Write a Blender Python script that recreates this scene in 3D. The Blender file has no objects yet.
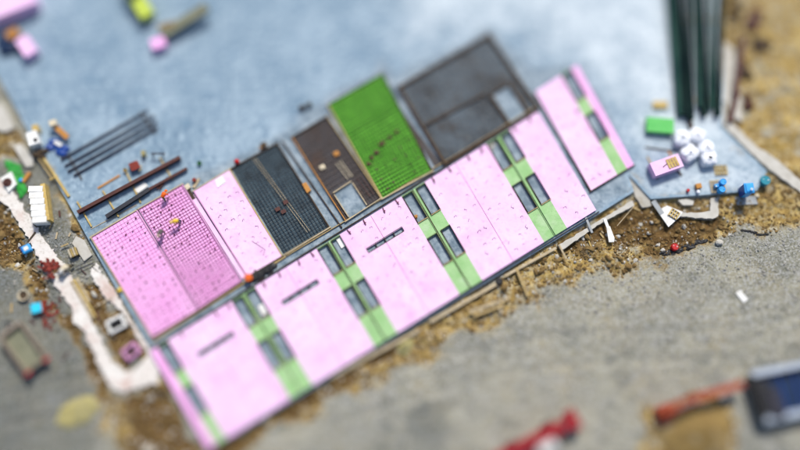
import bpy, bmesh, math, random
import numpy as np
from mathutils import Vector, Matrix, Euler

random.seed(7)
rng = np.random.default_rng(11)
SC = bpy.context.scene
C = SC.collection
R = math.radians

# ------------------------------------------------------------------ camera
F = 858.0            # focal length in photograph pixels (800 wide)
TILT = R(15.0)
DIST = 86.0
CAM = Vector((0, -DIST * math.sin(TILT), DIST * math.cos(TILT)))
RIGHT = Vector((1, 0, 0))
UP = Vector((0, math.cos(TILT), math.sin(TILT)))
FWD = Vector((0, math.sin(TILT), -math.cos(TILT)))


def W(x, y, z=0.0):
    """world point at height z seen at photograph position x, y"""
    d = RIGHT * (x - 400) + UP * (225 - y) + FWD * F
    t = (z - CAM.z) / d.z
    return CAM + d * t


def to_px(X, Y, Z):
    dx, dy, dz = X - CAM.x, Y - CAM.y, Z - CAM.z
    de = dx * FWD.x + dy * FWD.y + dz * FWD.z
    u = dy * UP.y + dz * UP.z
    return 400 + F * dx / de, 225 - F * u / de


cam_d = bpy.data.cameras.new('camera')
cam = bpy.data.objects.new('camera', cam_d)
C.objects.link(cam)
cam.location = CAM
cam.rotation_euler = (TILT, 0, 0)
cam_d.sensor_width = 360.0
cam_d.lens = 360.0 * F / 800.0
cam_d.clip_start = 1.0
cam_d.clip_end = 4000
cam_d.dof.use_dof = True
fp = W(400, 213, 0.45)
cam_d.dof.focus_distance = (fp - CAM).dot(FWD)
BLUR = 0.071          # blur diameter per pixel of distance from the sharp row
APER = BLUR / math.tan(TILT) * DIST
cam_d.dof.aperture_fstop = cam_d.lens / 1000.0 / APER
cam_d.dof.aperture_blades = 0
SC.camera = cam

# ------------------------------------------------------------------ light
wd = bpy.data.worlds.new('World')
SC.world = wd
wd.use_nodes = True
nt = wd.node_tree
bg = nt.nodes['Background']
sky = nt.nodes.new('ShaderNodeTexSky')
sky.sky_type = 'NISHITA'
sky.sun_disc = False
SUN_EL, SUN_AZ = 50.0, 14.0       # azimuth from +Y towards +X
sky.sun_elevation = R(SUN_EL)
sky.sun_rotation = R(SUN_AZ)
sky.air_density = 1.0
sky.dust_density = 2.0
nt.links.new(sky.outputs[0], bg.inputs[0])
bg.inputs[1].default_value = 0.05
sl = bpy.data.lights.new('sun', 'SUN')
sl.energy = 1.5
sl.angle = R(10.0)
sl.color = (1.0, 0.955, 0.88)
so = bpy.data.objects.new('sun', sl)
C.objects.link(so)
so.rotation_euler = Euler((-R(90 - SUN_EL), 0, -R(SUN_AZ)), 'XYZ')
SC.view_settings.view_transform = 'Standard'
SC.view_settings.look = 'None'
SC.view_settings.gamma = 1.0
SC.view_settings.exposure = 1.42
SC.view_settings.use_curve_mapping = False
SC.render.film_transparent = False
SC.cycles.use_denoising = True
SC.cycles.max_bounces = 5
SC.cycles.diffuse_bounces = 3
SC.cycles.glossy_bounces = 2


# ------------------------------------------------------------------ materials
def lin(c):
    return tuple(((v / 12.92) if v <= 0.04045 else ((v + 0.055) / 1.055) ** 2.4) for v in c)


MATS = {}


def mat(name, c1, c2=None, scale=2.0, rough=0.75, bump=0.0, bscale=20.0, metal=0.0, stain=None, sscale=0.5, samt=0.5, c3=None, spec=0.3, dust=None):
    """two noisy tones, optional third tone in fine speckles, optional stains of their own shape; colours are linear base colours"""
    m = bpy.data.materials.new(name)
    m.use_nodes = True
    n = m.node_tree.nodes
    l = m.node_tree.links
    b = n['Principled BSDF']
    b.inputs['Roughness'].default_value = rough
    b.inputs['Metallic'].default_value = metal
    b.inputs['Specular IOR Level'].default_value = spec
    if c2 is None:
        c2 = tuple(v * 0.8 for v in c1)
    geo = n.new('ShaderNodeNewGeometry')

    def noise(s, d=5.0, ro=0.6):
        t = n.new('ShaderNodeTexNoise')
        t.inputs['Scale'].default_value = s
        t.inputs['Detail'].default_value = d
        t.inputs['Roughness'].default_value = ro
        l.new(geo.outputs['Position'], t.inputs['Vector'])
        return t

    def ramp(src, a, bb):
        r = n.new('ShaderNodeMapRange')
        r.inputs['From Min'].default_value = a
        r.inputs['From Max'].default_value = bb
        l.new(src, r.inputs['Value'])
        return r.outputs[0]

    def mix(f, a, bcol):
        x = n.new('ShaderNodeMix')
        x.data_type = 'RGBA'
        l.new(f, x.inputs[0])
        if isinstance(a, tuple):
            x.inputs[6].default_value = (*a, 1)
        else:
            l.new(a, x.inputs[6])
        if isinstance(bcol, tuple):
            x.inputs[7].default_value = (*bcol, 1)
        else:
            l.new(bcol, x.inputs[7])
        return x.outputs[2]
    t = noise(scale)
    col = mix(ramp(t.outputs[0], 0.32, 0.68), c1, c2)
    if c3 is not None:
        t3 = noise(scale * 9, 3)
        col = mix(ramp(t3.outputs[0], 0.54, 0.72), col, c3)
    if stain is not None:
        ts = noise(sscale, 6, 0.65)
        f = ramp(ts.outputs[0], 0.52, 0.68)
        mm = n.new('ShaderNodeMath')
        mm.operation = 'MULTIPLY'
        mm.inputs[1].default_value = samt
        l.new(f, mm.inputs[0])
        col = mix(mm.outputs[0], col, stain)
    if dust is not None:       # scuffs and foot dust: small stretched patches
        mp = n.new('ShaderNodeMapping')
        mp.inputs['Rotation'].default_value = (0, 0, 0.55)
        mp.inputs['Scale'].default_value = (1.0, 2.6, 1.0)
        l.new(geo.outputs['Position'], mp.inputs['Vector'])
        td = noise(1.1, 7, 0.75)
        l.new(mp.outputs[0], td.inputs['Vector'])
        mm2 = n.new('ShaderNodeMath')
        mm2.operation = 'MULTIPLY'
        mm2.inputs[1].default_value = 0.65
        l.new(ramp(td.outputs[0], 0.55, 0.70), mm2.inputs[0])
        col = mix(mm2.outputs[0], col, dust)
    l.new(col, b.inputs['Base Color'])
    if bump > 0:
        tb = noise(bscale, 4)
        bp = n.new('ShaderNodeBump')
        bp.inputs['Strength'].default_value = bump
        bp.inputs['Distance'].default_value = 0.05
        l.new(tb.outputs[0], bp.inputs['Height'])
        l.new(bp.outputs[0], b.inputs['Normal'])
    MATS[name] = m
    return m


M = MATS
mat('concrete_deck', (0.15, 0.24, 0.325), (0.34, 0.44, 0.52), 0.17, 0.7, 0.25, 14, stain=(0.13, 0.225, 0.32), sscale=0.6, samt=0.75, c3=(0.42, 0.53, 0.61))
mat('concrete_shaded', (0.15, 0.215, 0.27), (0.25, 0.32, 0.37), 0.35, 0.6, 0.25, 14, stain=(0.09, 0.125, 0.16), sscale=0.9, samt=0.7, c3=(0.29, 0.35, 0.39))  # deck concrete with the shade round the panels in its colour
mat('concrete_pale', (0.56, 0.54, 0.49), (0.44, 0.42, 0.37), 0.9, 0.8, 0.3, 9, stain=(0.40, 0.36, 0.30), sscale=0.7, samt=0.4)
mat('concrete_stained', (0.74, 0.72, 0.68), (0.66, 0.60, 0.55), 0.35, 0.8, 0.3, 9, stain=(0.44, 0.21, 0.16), sscale=0.4, samt=0.55, c3=(0.48, 0.44, 0.38), dust=(0.30, 0.23, 0.15))
mat('concrete_mid', (0.46, 0.44, 0.39), (0.36, 0.34, 0.29), 0.9, 0.8, 0.3, 9, stain=(0.30, 0.24, 0.15), sscale=0.8, samt=0.6)
mat('concrete_grey', (0.36, 0.38, 0.39), (0.28, 0.30, 0.31), 0.8, 0.8, 0.3, 9)
mat('pink_foam', (0.81, 0.49, 0.76), (0.85, 0.61, 0.83), 0.28, 0.65, 0.1, 6, c3=(0.77, 0.44, 0.71), stain=(0.74, 0.39, 0.68), sscale=0.42, samt=0.6, dust=(0.68, 0.46, 0.61))
mat('pink_foam_deep', (0.83, 0.37, 0.73), (0.86, 0.49, 0.79), 0.3, 0.65, 0.1, 6, stain=(0.76, 0.29, 0.64), sscale=0.6, samt=0.5, dust=(0.66, 0.31, 0.56))
mat('pink_edge', (0.66, 0.33, 0.55), (0.58, 0.28, 0.47), 1.0, 0.7)
mat('green_foam', (0.25, 0.47, 0.18), (0.36, 0.57, 0.27), 0.8, 0.7, 0.1, 6, stain=(0.44, 0.58, 0.36), sscale=0.6, samt=0.7, c3=(0.24, 0.42, 0.18), dust=(0.28, 0.36, 0.22))
mat('green_foam_vivid', (0.085, 0.37, 0.014), (0.14, 0.49, 0.035), 0.6, 0.7, 0.1, 6, stain=(0.06, 0.25, 0.012), sscale=0.9, samt=0.7, c3=(0.05, 0.24, 0.015), dust=(0.09, 0.20, 0.03))
mat('green_block', (0.08, 0.44, 0.09), (0.12, 0.52, 0.12), 0.9, 0.6, dust=(0.20, 0.42, 0.18))
mat('green_mullion', (0.20, 0.36, 0.06), (0.32, 0.46, 0.10), 1.2, 0.7)
mat('timber', (0.48, 0.36, 0.17), (0.36, 0.25, 0.10), 3.0, 0.75, 0.3, 12, c3=(0.56, 0.45, 0.24))
mat('timber_pale', (0.52, 0.43, 0.29), (0.38, 0.30, 0.18), 2.0, 0.75, 0.3, 12, dust=(0.30, 0.25, 0.18))
mat('timber_yellow', (0.58, 0.43, 0.15), (0.42, 0.29, 0.09), 2.0, 0.75, 0.3, 12, dust=(0.30, 0.22, 0.10))
mat('timber_orange', (0.52, 0.25, 0.06), (0.42, 0.18, 0.04), 2.0, 0.75, 0.3, 12)
mat('timber_dark', (0.085, 0.055, 0.03), (0.04, 0.026, 0.016), 2.0, 0.8, 0.3, 12)
mat('rust_steel', (0.09, 0.030, 0.022), (0.06, 0.020, 0.018), 2.0, 0.6, 0.3, 12)
mat('black_steel', (0.020, 0.022, 0.028), (0.035, 0.035, 0.045), 2.0, 0.5, 0.2, 12)
mat('dark_steel', (0.022, 0.023, 0.035), (0.035, 0.032, 0.046), 1.5, 0.6, 0.2, 12)
mat('joist_steel', (0.005, 0.013, 0.015), (0.014, 0.030, 0.026), 0.6, 0.9, spec=.05)
mat('joist_green', (0.010, 0.042, 0.038), (0.03, 0.08, 0.062), 0.6, 0.8, spec=.1)
mat('rebar', (0.10, 0.075, 0.07), (0.06, 0.045, 0.045), 3.0, 0.7)
mat('rebar_pinkish', (0.36, 0.08, 0.24), (0.24, 0.05, 0.15), 3.0, 0.7)
mat('rebar_green', (0.03, 0.10, 0.008), (0.02, 0.06, 0.008), 3.0, 0.7)
mat('rebar_slate', (0.032, 0.040, 0.046), (0.020, 0.025, 0.03), 3.0, 0.7)
mat('slate_bed', (0.024, 0.052, 0.078), (0.085, 0.14, 0.175), 0.55, 0.6, 0.3, 10, stain=(0.012, 0.022, 0.032), sscale=0.7, samt=0.75, c3=(0.10, 0.145, 0.165), dust=(0.11, 0.12, 0.12))
mat('slate_bed_pale', (0.012, 0.022, 0.032), (0.105, 0.145, 0.18), 0.26, 0.6, 0.3, 10, stain=(0.030, 0.024, 0.018), sscale=0.3, samt=0.85, c3=(0.16, 0.19, 0.20), dust=(0.085, 0.06, 0.035))
mat('rust_bed', (0.026, 0.018, 0.014), (0.060, 0.060, 0.070), 0.4, 0.6, 0.3, 10, stain=(0.085, 0.036, 0.014), sscale=0.5, samt=0.75, c3=(0.075, 0.055, 0.045), dust=(0.05, 0.03, 0.02))
mat('tie', (0.30, 0.19, 0.28), (0.22, 0.13, 0.20), 3.0, 0.6)
mat('anchor', (0.16, 0.02, 0.06), (0.08, 0.015, 0.04), 3.0, 0.6)
mat('white_sheet', (0.82, 0.82, 0.80), (0.70, 0.70, 0.67), 1.0, 0.6, stain=(0.58, 0.54, 0.46), sscale=1.5, samt=0.6, dust=(0.52, 0.49, 0.42))
mat('white_bag', (0.82, 0.84, 0.88), (0.70, 0.73, 0.80), 1.6, 0.7, 0.6, 4, dust=(0.62, 0.62, 0.62))
mat('cream', (0.66, 0.58, 0.42), (0.56, 0.48, 0.34), 2.0, 0.7)
mat('blue_plastic', (0.035, 0.36, 0.80), (0.03, 0.29, 0.66), 2.0, 0.4)
mat('blue_dark', (0.008, 0.045, 0.22), (0.010, 0.06, 0.30), 2.0, 0.4)
mat('teal_plastic', (0.015, 0.20, 0.27), (0.02, 0.26, 0.34), 2.0, 0.35)
mat('turquoise', (0.03, 0.62, 0.85), (0.03, 0.52, 0.74), 1.5, 0.5)
mat('orange', (0.85, 0.16, 0.012), (0.70, 0.12, 0.010), 2.0, 0.5)
mat('orange_paint', (0.40, 0.065, 0.02), (0.27, 0.045, 0.018), 1.2, 0.5)
mat('red', (0.55, 0.012, 0.015), (0.42, 0.010, 0.012), 2.0, 0.45)
mat('red_paint', (0.34, 0.007, 0.015), (0.20, 0.006, 0.012), 1.0, 0.6, dust=(0.14, 0.03, 0.03))
mat('brick_red', (0.24, 0.040, 0.028), (0.16, 0.028, 0.020), 2.0, 0.85)
mat('yellow', (0.80, 0.58, 0.03), (0.70, 0.48, 0.03), 2.0, 0.5)
mat('lime_paint', (0.50, 0.60, 0.07), (0.40, 0.50, 0.06), 1.0, 0.5)
mat('green_tarp', (0.035, 0.36, 0.05), (0.02, 0.22, 0.03), 1.6, 0.5, 0.5, 4)
mat('black', (0.012, 0.012, 0.014), (0.02, 0.02, 0.022), 2.0, 0.5)
mat('rubber', (0.02, 0.02, 0.02), (0.03, 0.03, 0.03), 2.0, 0.85)
mat('grey_metal', (0.32, 0.33, 0.33), (0.24, 0.25, 0.25), 1.0, 0.5, metal=0.3)
mat('bed_grey_green', (0.17, 0.18, 0.12), (0.22, 0.22, 0.15), 0.7, 0.7, 0.4, 6, stain=(0.10, 0.10, 0.06), sscale=0.8, samt=0.6)
mat('rim_beige', (0.34, 0.28, 0.22), (0.26, 0.21, 0.16), 1.2, 0.7, dust=(0.16, 0.13, 0.10))
mat('sand_yellow', (0.42, 0.36, 0.13), (0.26, 0.24, 0.13), 1.2, 0.9, 0.5, 12)
mat('sand_ochre', (0.27, 0.185, 0.065), (0.17, 0.11, 0.035), 0.6, 0.9, 0.6, 8, stain=(0.40, 0.38, 0.30), sscale=0.35, samt=0.7)
mat('stone', (0.34, 0.33, 0.30), (0.24, 0.23, 0.20), 0.6, 0.9, 0.3, 10)
mat('soil_clod', (0.24, 0.16, 0.06), (0.14, 0.085, 0.03), 0.5, 0.9, 0.3, 10)
mat('skin', (0.50, 0.29, 0.20), (0.45, 0.25, 0.17), 5.0, 0.6)
mat('denim', (0.04, 0.06, 0.12), (0.03, 0.045, 0.09), 5.0, 0.85)
mat('grey_cloth', (0.13, 0.13, 0.11), (0.08, 0.08, 0.07), 5.0, 0.85)
mat('green_cloth', (0.05, 0.22, 0.05), (0.04, 0.16, 0.04), 5.0, 0.85)
mat('white_cloth', (0.72, 0.70, 0.66), (0.62, 0.60, 0.56), 5.0, 0.85)
mat('hivis_orange', (0.85, 0.14, 0.012), (0.75, 0.11, 0.01), 5.0, 0.7)
mat('hivis_yellow', (0.82, 0.55, 0.04), (0.72, 0.46, 0.03), 5.0, 0.7)
mat('rail_grey', (0.46, 0.52, 0.60), (0.34, 0.39, 0.46), 0.6, 0.6, dust=(0.30, 0.31, 0.32))
mat('window_blue', (0.010, 0.030, 0.085), (0.006, 0.018, 0.05), 0.8, 0.4)


# ------------------------------------------------------------------ mesh builder
class MB:
    def __init__(s):
        s.v, s.f = [], []

    def add(s, vs, fs):
        o = len(s.v)
        s.v += [tuple(p) for p in vs]
        s.f += [tuple(i + o for i in f) for f in fs]

    def prism(s, poly, z0, z1):
        k = len(poly)
        vs = [(p[0], p[1], z0) for p in poly] + [(p[0], p[1], z1) for p in poly]
        fs = [tuple(range(k - 1, -1, -1)), tuple(range(k, 2 * k))]
        fs += [(i, (i + 1) % k, k + (i + 1) % k, k + i) for i in range(k)]
        s.add(vs, fs)

    def pxprism(s, px, z0, z1):
        s.prism([W(x, y, z1) for x, y in px], z0, z1)

    def box(s, c, sx, sy, sz, rz=0.0, m=None):
        """c is the centre of the base"""
        mm = m if m is not None else Matrix.Rotation(rz, 3, 'Z')
        vs = []
        for z in (0, sz):
            for x, y in ((-1, -1), (1, -1), (1, 1), (-1, 1)):
                vs.append(Vector(c) + mm @ Vector((x * sx / 2, y * sy / 2, z)))
        s.add(vs, [(3, 2, 1, 0), (4, 5, 6, 7), (0, 1, 5, 4), (1, 2, 6, 5), (2, 3, 7, 6), (3, 0, 4, 7)])

    def bar(s, p0, p1, w, h):
        """beam from p0 to p1 (centre line of its underside), width w, height h"""
        p0, p1 = Vector(p0), Vector(p1)
        d = (p1 - p0).normalized()
        side = d.cross(Vector((0, 0, 1)))
        side = side.normalized() if side.length > 1e-4 else Vector((1, 0, 0))
        up = side.cross(d).normalized()
        a = side * (w / 2)
        vs = []
        for p in (p0, p1):
            vs += [p - a, p + a, p + a + up * h, p - a + up * h]
        s.add(vs, [(0, 1, 2, 3), (7, 6, 5, 4), (0, 4, 5, 1), (1, 5, 6, 2), (2, 6, 7, 3), (3, 7, 4, 0)])

    def cyl(s, p0, p1, r0, r1=None, n=14):
        r1 = r0 if r1 is None else r1
        p0, p1 = Vector(p0), Vector(p1)
        d = (p1 - p0).normalized()
        a = d.orthogonal().normalized()
        b = d.cross(a)
        vs = []
        for p, r in ((p0, r0), (p1, r1)):
            for i in range(n):
                t = 2 * math.pi * i / n
                vs.append(p + a * (r * math.cos(t)) + b * (r * math.sin(t)))
        fs = [tuple(range(n - 1, -1, -1)), tuple(range(n, 2 * n))]
        fs += [(i, (i + 1) % n, n + (i + 1) % n, n + i) for i in range(n)]
        s.add(vs, fs)

    def lathe(s, c, prof, n=18):
        """prof: list of (radius, z) from bottom to top round the vertical through c"""
        c = Vector(c)
        vs = []
        for r, z in prof:
            for i in range(n):
                t = 2 * math.pi * i / n
                vs.append(c + Vector((r * math.cos(t), r * math.sin(t), z)))
        fs = []
        for k in range(len(prof) - 1):
            for i in range(n):
                j = (i + 1) % n
                fs.append((k * n + i, k * n + j, (k + 1) * n + j, (k + 1) * n + i))
        fs.append(tuple(range(n - 1, -1, -1)))
        fs.append(tuple((len(prof) - 1) * n + i for i in range(n)))
        s.add(vs, fs)

    def blob(s, c, rx, ry, rz, n=10, m=6, jit=0.0, rot=0.0):
        c = Vector(c)
        vs = [c + Vector((0, 0, -rz))]
        ca, sa = math.cos(rot), math.sin(rot)
        for k in range(1, m):
            ph = -math.pi / 2 + math.pi * k / m
            for i in range(n):
                t = 2 * math.pi * i / n
                j = 1 + random.uniform(-jit, jit)
                x, y = rx * j * math.cos(ph) * math.cos(t), ry * j * math.cos(ph) * math.sin(t)
                vs.append(c + Vector((x * ca - y * sa, x * sa + y * ca, rz * j * math.sin(ph))))
        vs.append(c + Vector((0, 0, rz)))
        fs = [(0, 1 + (i + 1) % n, 1 + i) for i in range(n)]
        for k in range(m - 2):
            for i in range(n):
                j = (i + 1) % n
                fs.append((1 + k * n + i, 1 + k * n + j, 1 + (k + 1) * n + j, 1 + (k + 1) * n + i))
        top = len(vs) - 1
        b = 1 + (m - 2) * n
        fs += [(b + i, b + (i + 1) % n, top) for i in range(n)]
        s.add(vs, fs)

    def build(s, name, material, parent=None, loc=None, bevel=0.0, smooth=False):
        if parent is not None:
            o3 = world_loc(parent)
        else:
            o3 = Vector(loc) if loc is not None else Vector((0, 0, 0))
        me = bpy.data.meshes.new(name)
        me.from_pydata([tuple(Vector(p) - o3) for p in s.v], [], s.f)
        bm = bmesh.new()
        bm.from_mesh(me)
        bmesh.ops.recalc_face_normals(bm, faces=bm.faces)
        if bevel > 0:
            bmesh.ops.bevel(bm, geom=[e for e in bm.edges], offset=bevel, segments=2, affect='EDGES', profile=0.6, clamp_overlap=True)
        if smooth:
            for f in bm.faces:
                f.smooth = True
        bm.to_mesh(me)
        bm.free()
        me.materials.append(MATS[material] if isinstance(material, str) else material)
        ob = bpy.data.objects.new(name, me)
        C.objects.link(ob)
        if parent is not None:
            ob.parent = parent
        else:
            ob.location = o3
        return ob


def world_loc(o):
    p = Vector(o.location)
    while o.parent is not None:
        o = o.parent
        p += Vector(o.location)
    return p


def tag(o, label=None, cat=None, group=None, kind=None):
    if label:
        o['label'] = label
    if cat:
        o['category'] = cat
    if group:
        o['group'] = group
    if kind:
        o['kind'] = kind
    return o


def thing(name, label, cat, loc, group=None):
    o = bpy.data.objects.new(name, None)
    o.empty_display_size = 0.3
    C.objects.link(o)
    o.location = Vector(loc)
    return tag(o, label, cat, group)


def dup(root, loc, rz, label=None):
    r = root.copy()
    C.objects.link(r)
    r.location = Vector(loc)
    r.rotation_euler = (0, 0, rz)
    if label:
        r['label'] = label
    for ch in list(root.children):
        c = ch.copy()
        C.objects.link(c)
        c.parent = r
        for g in list(ch.children):
            d = g.copy()
            C.objects.link(d)
            d.parent = c
    return r


class Quad:
    """bilinear patch between four photograph corners (TL, TR, BR, BL), u along the top, v down"""
    def __init__(s, tl, tr, br, bl):
        s.c = [Vector(p) for p in (tl, tr, br, bl)]

    def px(s, u, v):
        a, b, c, d = s.c
        return (a * (1 - u) + b * u) * (1 - v) + (d * (1 - u) + c * u) * v

    def w(s, u, v, z):
        p = s.px(u, v)
        return W(p.x, p.y, z)

    def cell(s, mb, u0, u1, v0, v1, z0, z1):
        mb.prism([s.w(u0, v0, z1), s.w(u0, v1, z1), s.w(u1, v1, z1), s.w(u1, v0, z1)], z0, z1)

    def bar(s, mb, a, b, w, z, h):
        mb.bar(s.w(a[0], a[1], z), s.w(b[0], b[1], z), w, h)

    def size(s):
        return ((s.w(1, 0, 0) - s.w(0, 0, 0)).length, (s.w(0, 1, 0) - s.w(0, 0, 0)).length)


# ------------------------------------------------------------------ terrain
GZ = -0.42


class VNoise:
    def __init__(s, seed):
        s.g = np.random.default_rng(seed).random((256, 256))

    def __call__(s, x, y):
        xi, yi = np.floor(x).astype(int), np.floor(y).astype(int)
        fx, fy = x - xi, y - yi
        fx, fy = fx * fx * (3 - 2 * fx), fy * fy * (3 - 2 * fy)
        g = s.g
        a, b = g[xi % 256, yi % 256], g[(xi + 1) % 256, yi % 256]
        c, d = g[xi % 256, (yi + 1) % 256], g[(xi + 1) % 256, (yi + 1) % 256]
        return (a * (1 - fx) + b * fx) * (1 - fy) + (c * (1 - fx) + d * fx) * fy


def fbm(n, x, y, octv=5, gain=0.5):
    t, a, s = 0, 1.0, 0
    for i in range(octv):
        t = t + a * n(x * 2 ** i + 17 * i, y * 2 ** i + 5 * i)
        s += a
        a *= gain
    return t / s


def sdist(px, py, poly):
    """signed distance in pixels, positive inside"""
    poly = np.array(poly, float)
    k = len(poly)
    best = np.full(px.shape, 1e18)
    ins = np.zeros(px.shape, bool)
    for i in range(k):
        x0, y0 = poly[i]
        x1, y1 = poly[(i + 1) % k]
        ex, ey = x1 - x0, y1 - y0
        t = np.clip(((px - x0) * ex + (py - y0) * ey) / (ex * ex + ey * ey + 1e-9), 0, 1)
        dx, dy = px - x0 - t * ex, py - y0 - t * ey
        best = np.minimum(best, dx * dx + dy * dy)
        cond = ((y0 > py) != (y1 > py))
        xx = x0 + (py - y0) * ex / (ey if abs(ey) > 1e-9 else 1e-9)
        ins ^= cond & (px < xx)
    d = np.sqrt(best)
    return np.where(ins, d, -d)


def sm(x, a, b):
    t = np.clip((x - a) / (b - a), 0, 1)
    return t * t * (3 - 2 * t)


DECK = [(-130, -140), (0, 80), (37, 147), (92, 246), (152, 350), (208, 450), (237, 434.5), (440, 310.5), (600, 213), (634, 191.5), (628, 174),
        (651, 199), (757, 190.5), (767, 171), (722, 127), (724, 90), (720, 0), (716, -140)]
DIRT = [[(150, 470), (208, 448), (236, 436), (440, 310), (600, 212), (634, 191), (650, 200), (757, 192), (768, 168), (722, 125), (722, -150), (980, -150), (980, 205),
         (860, 206), (800, 222), (765, 232), (735, 231), (712, 236), (700, 247), (672, 260), (640, 258), (610, 274), (578, 280), (548, 290), (520, 308), (490, 326), (462, 334), (425, 362), (380, 382), (330, 402), (270, 430), (236, 470)],
        [(-40, 190), (0, 203), (22, 232), (45, 282), (75, 328), (98, 378), (112, 410), (125, 470), (215, 470), (200, 440), (165, 398), (160, 386), (112, 398), (84, 352), (60, 318), (40, 300), (20, 270), (-40, 250)],
        [(94, 282), (150, 352), (145, 362), (124, 369), (104, 340), (92, 315), (72, 290), (78, 280)],
        [(-40, 118), (8, 126), (22, 140), (20, 150), (-40, 160)],
        [(52, 160), (62, 165), (88, 215), (84, 240), (72, 222)],
        [(640, 412), (672, 396), (718, 392), (732, 420), (726, 470), (640, 470)]]
WET = [[(636, 258), (672, 248), (702, 236), (708, 244), (676, 260)],
       [(94, 282), (150, 352), (145, 362), (124, 369), (104, 340), (92, 315)],
       [(658, 222), (700, 214), (722, 220), (706, 238), (690, 246), (664, 252), (652, 240)],
       [(30, 262), (62, 300), (88, 345), (112, 400), (102, 402), (72, 352), (40, 300)],
       [(118, 396), (165, 395), (196, 432), (200, 470), (140, 470)],
       [(560, 250), (600, 225), (650, 205), (660, 222), (640, 240), (600, 245)],
       [(-40, 195), (0, 208), (20, 235), (30, 262), (-40, 235)],
       [(100, 320), (148, 355), (135, 366), (122, 366)],
       [(150, 448), (209, 446), (236, 432), (330, 376), (400, 334), (404, 344), (330, 394), (262, 434), (210, 470), (150, 470)]]


def terrain():
    x0, x1, y0, y1, st = -56.0, 56.0, -36.0, 42.0, 0.17
    nx, ny = int((x1 - x0) / st), int((y1 - y0) / st)
    X, Y = np.meshgrid(np.linspace(x0, x1, nx), np.linspace(y0, y1, ny))
    PX, PY = to_px(X, Y, GZ)
    n1, n2, n3 = VNoise(1), VNoise(2), VNoise(3)
    wob = (fbm(n1, X * 0.35, Y * 0.35, 5, 0.6) - 0.5) * 44
    d = np.full(X.shape, -1e9)
    for p in DIRT:
        d = np.maximum(d, sdist(PX, PY, p))
    dirt = sm(d + wob + 2, -4, 5)
    w = np.full(X.shape, -1e9)
    for p in WET:
        w = np.maximum(w, sdist(PX, PY, p))
    wet = sm(w + 4 + (fbm(n2, X * 0.6, Y * 0.6, 5, 0.65) - 0.5) * 30, -5, 7) * dirt
    hard = 1.0 - 0.75 * sm(sdist(PX, PY, DECK), -5, 4)     # ground stays level under the deck
    lump = fbm(n3, X * 0.8, Y * 0.8, 5, 0.55) - 0.5
    ruts = fbm(n2, (X * 0.95 + Y * 0.3) * 0.12, (Y * 0.95 - X * 0.3) * 0.9, 4, 0.5) - 0.5
    Z = GZ + hard * (dirt * (lump * 0.75 - 0.05) - wet * 0.16 + (1 - dirt) * (0.10 * lump + 0.10 * ruts))
    Z += hard * (fbm(n1, X * 3.1, Y * 3.1, 2) - 0.5) * (0.05 + 0.10 * dirt)
    for c0, sl_, am in ((-7.0, .30, 1.6), (-10.2, .30, 1.6), (-14.5, .16, 1.1), (-17.4, .16, 1.1)):
        yy = c0 + sl_ * X + am * np.sin(X * .13)
        tr = np.exp(-((Y - yy) / .42) ** 2) - .45 * np.exp(-((np.abs(Y - yy) - .75) / .3) ** 2)
        Z -= .07 * tr * (1 - dirt) * hard * (.5 + fbm(n2, X * .2, Y * .2, 3)) * (.75 + .25 * np.sin(X * 14))
    dk = sdist(PX, PY, DECK)
    Z = np.where(dk > -3, np.minimum(Z, GZ + 0.05), Z)
    me = bpy.data.meshes.new('ground')
    me.vertices.add(nx * ny)
    me.vertices.foreach_set('co', np.stack([X, Y, Z], -1).astype(np.float32).ravel())
    i = np.arange(nx * ny).reshape(ny, nx)
    q = np.stack([i[:-1, :-1], i[:-1, 1:], i[1:, 1:], i[1:, :-1]], -1).reshape(-1, 4)
    me.loops.add(q.size)
    me.loops.foreach_set('vertex_index', q.ravel().astype(np.int32))
    me.polygons.add(len(q))
    me.polygons.foreach_set('loop_start', (np.arange(len(q)) * 4).astype(np.int32))
    me.update()
    me.polygons.foreach_set('use_smooth', np.ones(len(q), bool))
    damp_shade = sm(sdist(PX, PY, [(-200, 140), (60, 150), (95, 270), (120, 470), (-200, 600)]) + (fbm(n3, X * .25, Y * .25, 5, .6) - .5) * 90, -12, 22)
    damp_shade = np.maximum(damp_shade, .75 * sm(fbm(n1, X * .14 + 40, Y * .2 + 9, 5, .6), .56, .68))
    for nm, arr in (('dirt', dirt), ('wet', wet), ('damp_shade', damp_shade)):
        at = me.attributes.new(nm, 'FLOAT', 'POINT')
        at.data.foreach_set('value', arr.astype(np.float32).ravel())
    o = bpy.data.objects.new('ground', me)
    C.objects.link(o)
    tag(o, kind='structure')
    m = bpy.data.materials.new('soil_and_gravel')
    m.use_nodes = True
    n, l = m.node_tree.nodes, m.node_tree.links
    b = n['Principled BSDF']
    b.inputs['Roughness'].default_value = 0.95
    b.inputs['Specular IOR Level'].default_value = 0.1
    geo = n.new('ShaderNodeNewGeometry')

    def noise(s, dd=6, ro=0.65):
        t = n.new('ShaderNodeTexNoise')
        t.inputs['Scale'].default_value = s
        t.inputs['Detail'].default_value = dd
        t.inputs['Roughness'].default_value = ro
        l.new(geo.outputs['Position'], t.inputs['Vector'])
        return t.outputs[0]

    def rng_(src, a, bb):
        r = n.new('ShaderNodeMapRange')
        r.inputs['From Min'].default_value = a
        r.inputs['From Max'].default_value = bb
        l.new(src, r.inputs['Value'])
        return r.outputs[0]

    def mix(f, a, c):
        x = n.new('ShaderNodeMix')
        x.data_type = 'RGBA'
        l.new(f, x.inputs[0])
        for k, s_ in ((6, a), (7, c)):
            if isinstance(s_, tuple):
                x.inputs[k].default_value = (*s_, 1)
            else:
                l.new(s_, x.inputs[k])
        return x.outputs[2]
    ad = n.new('ShaderNodeAttribute')
    ad.attribute_name = 'dirt'
    aw = n.new('ShaderNodeAttribute')
    aw.attribute_name = 'wet'
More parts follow.
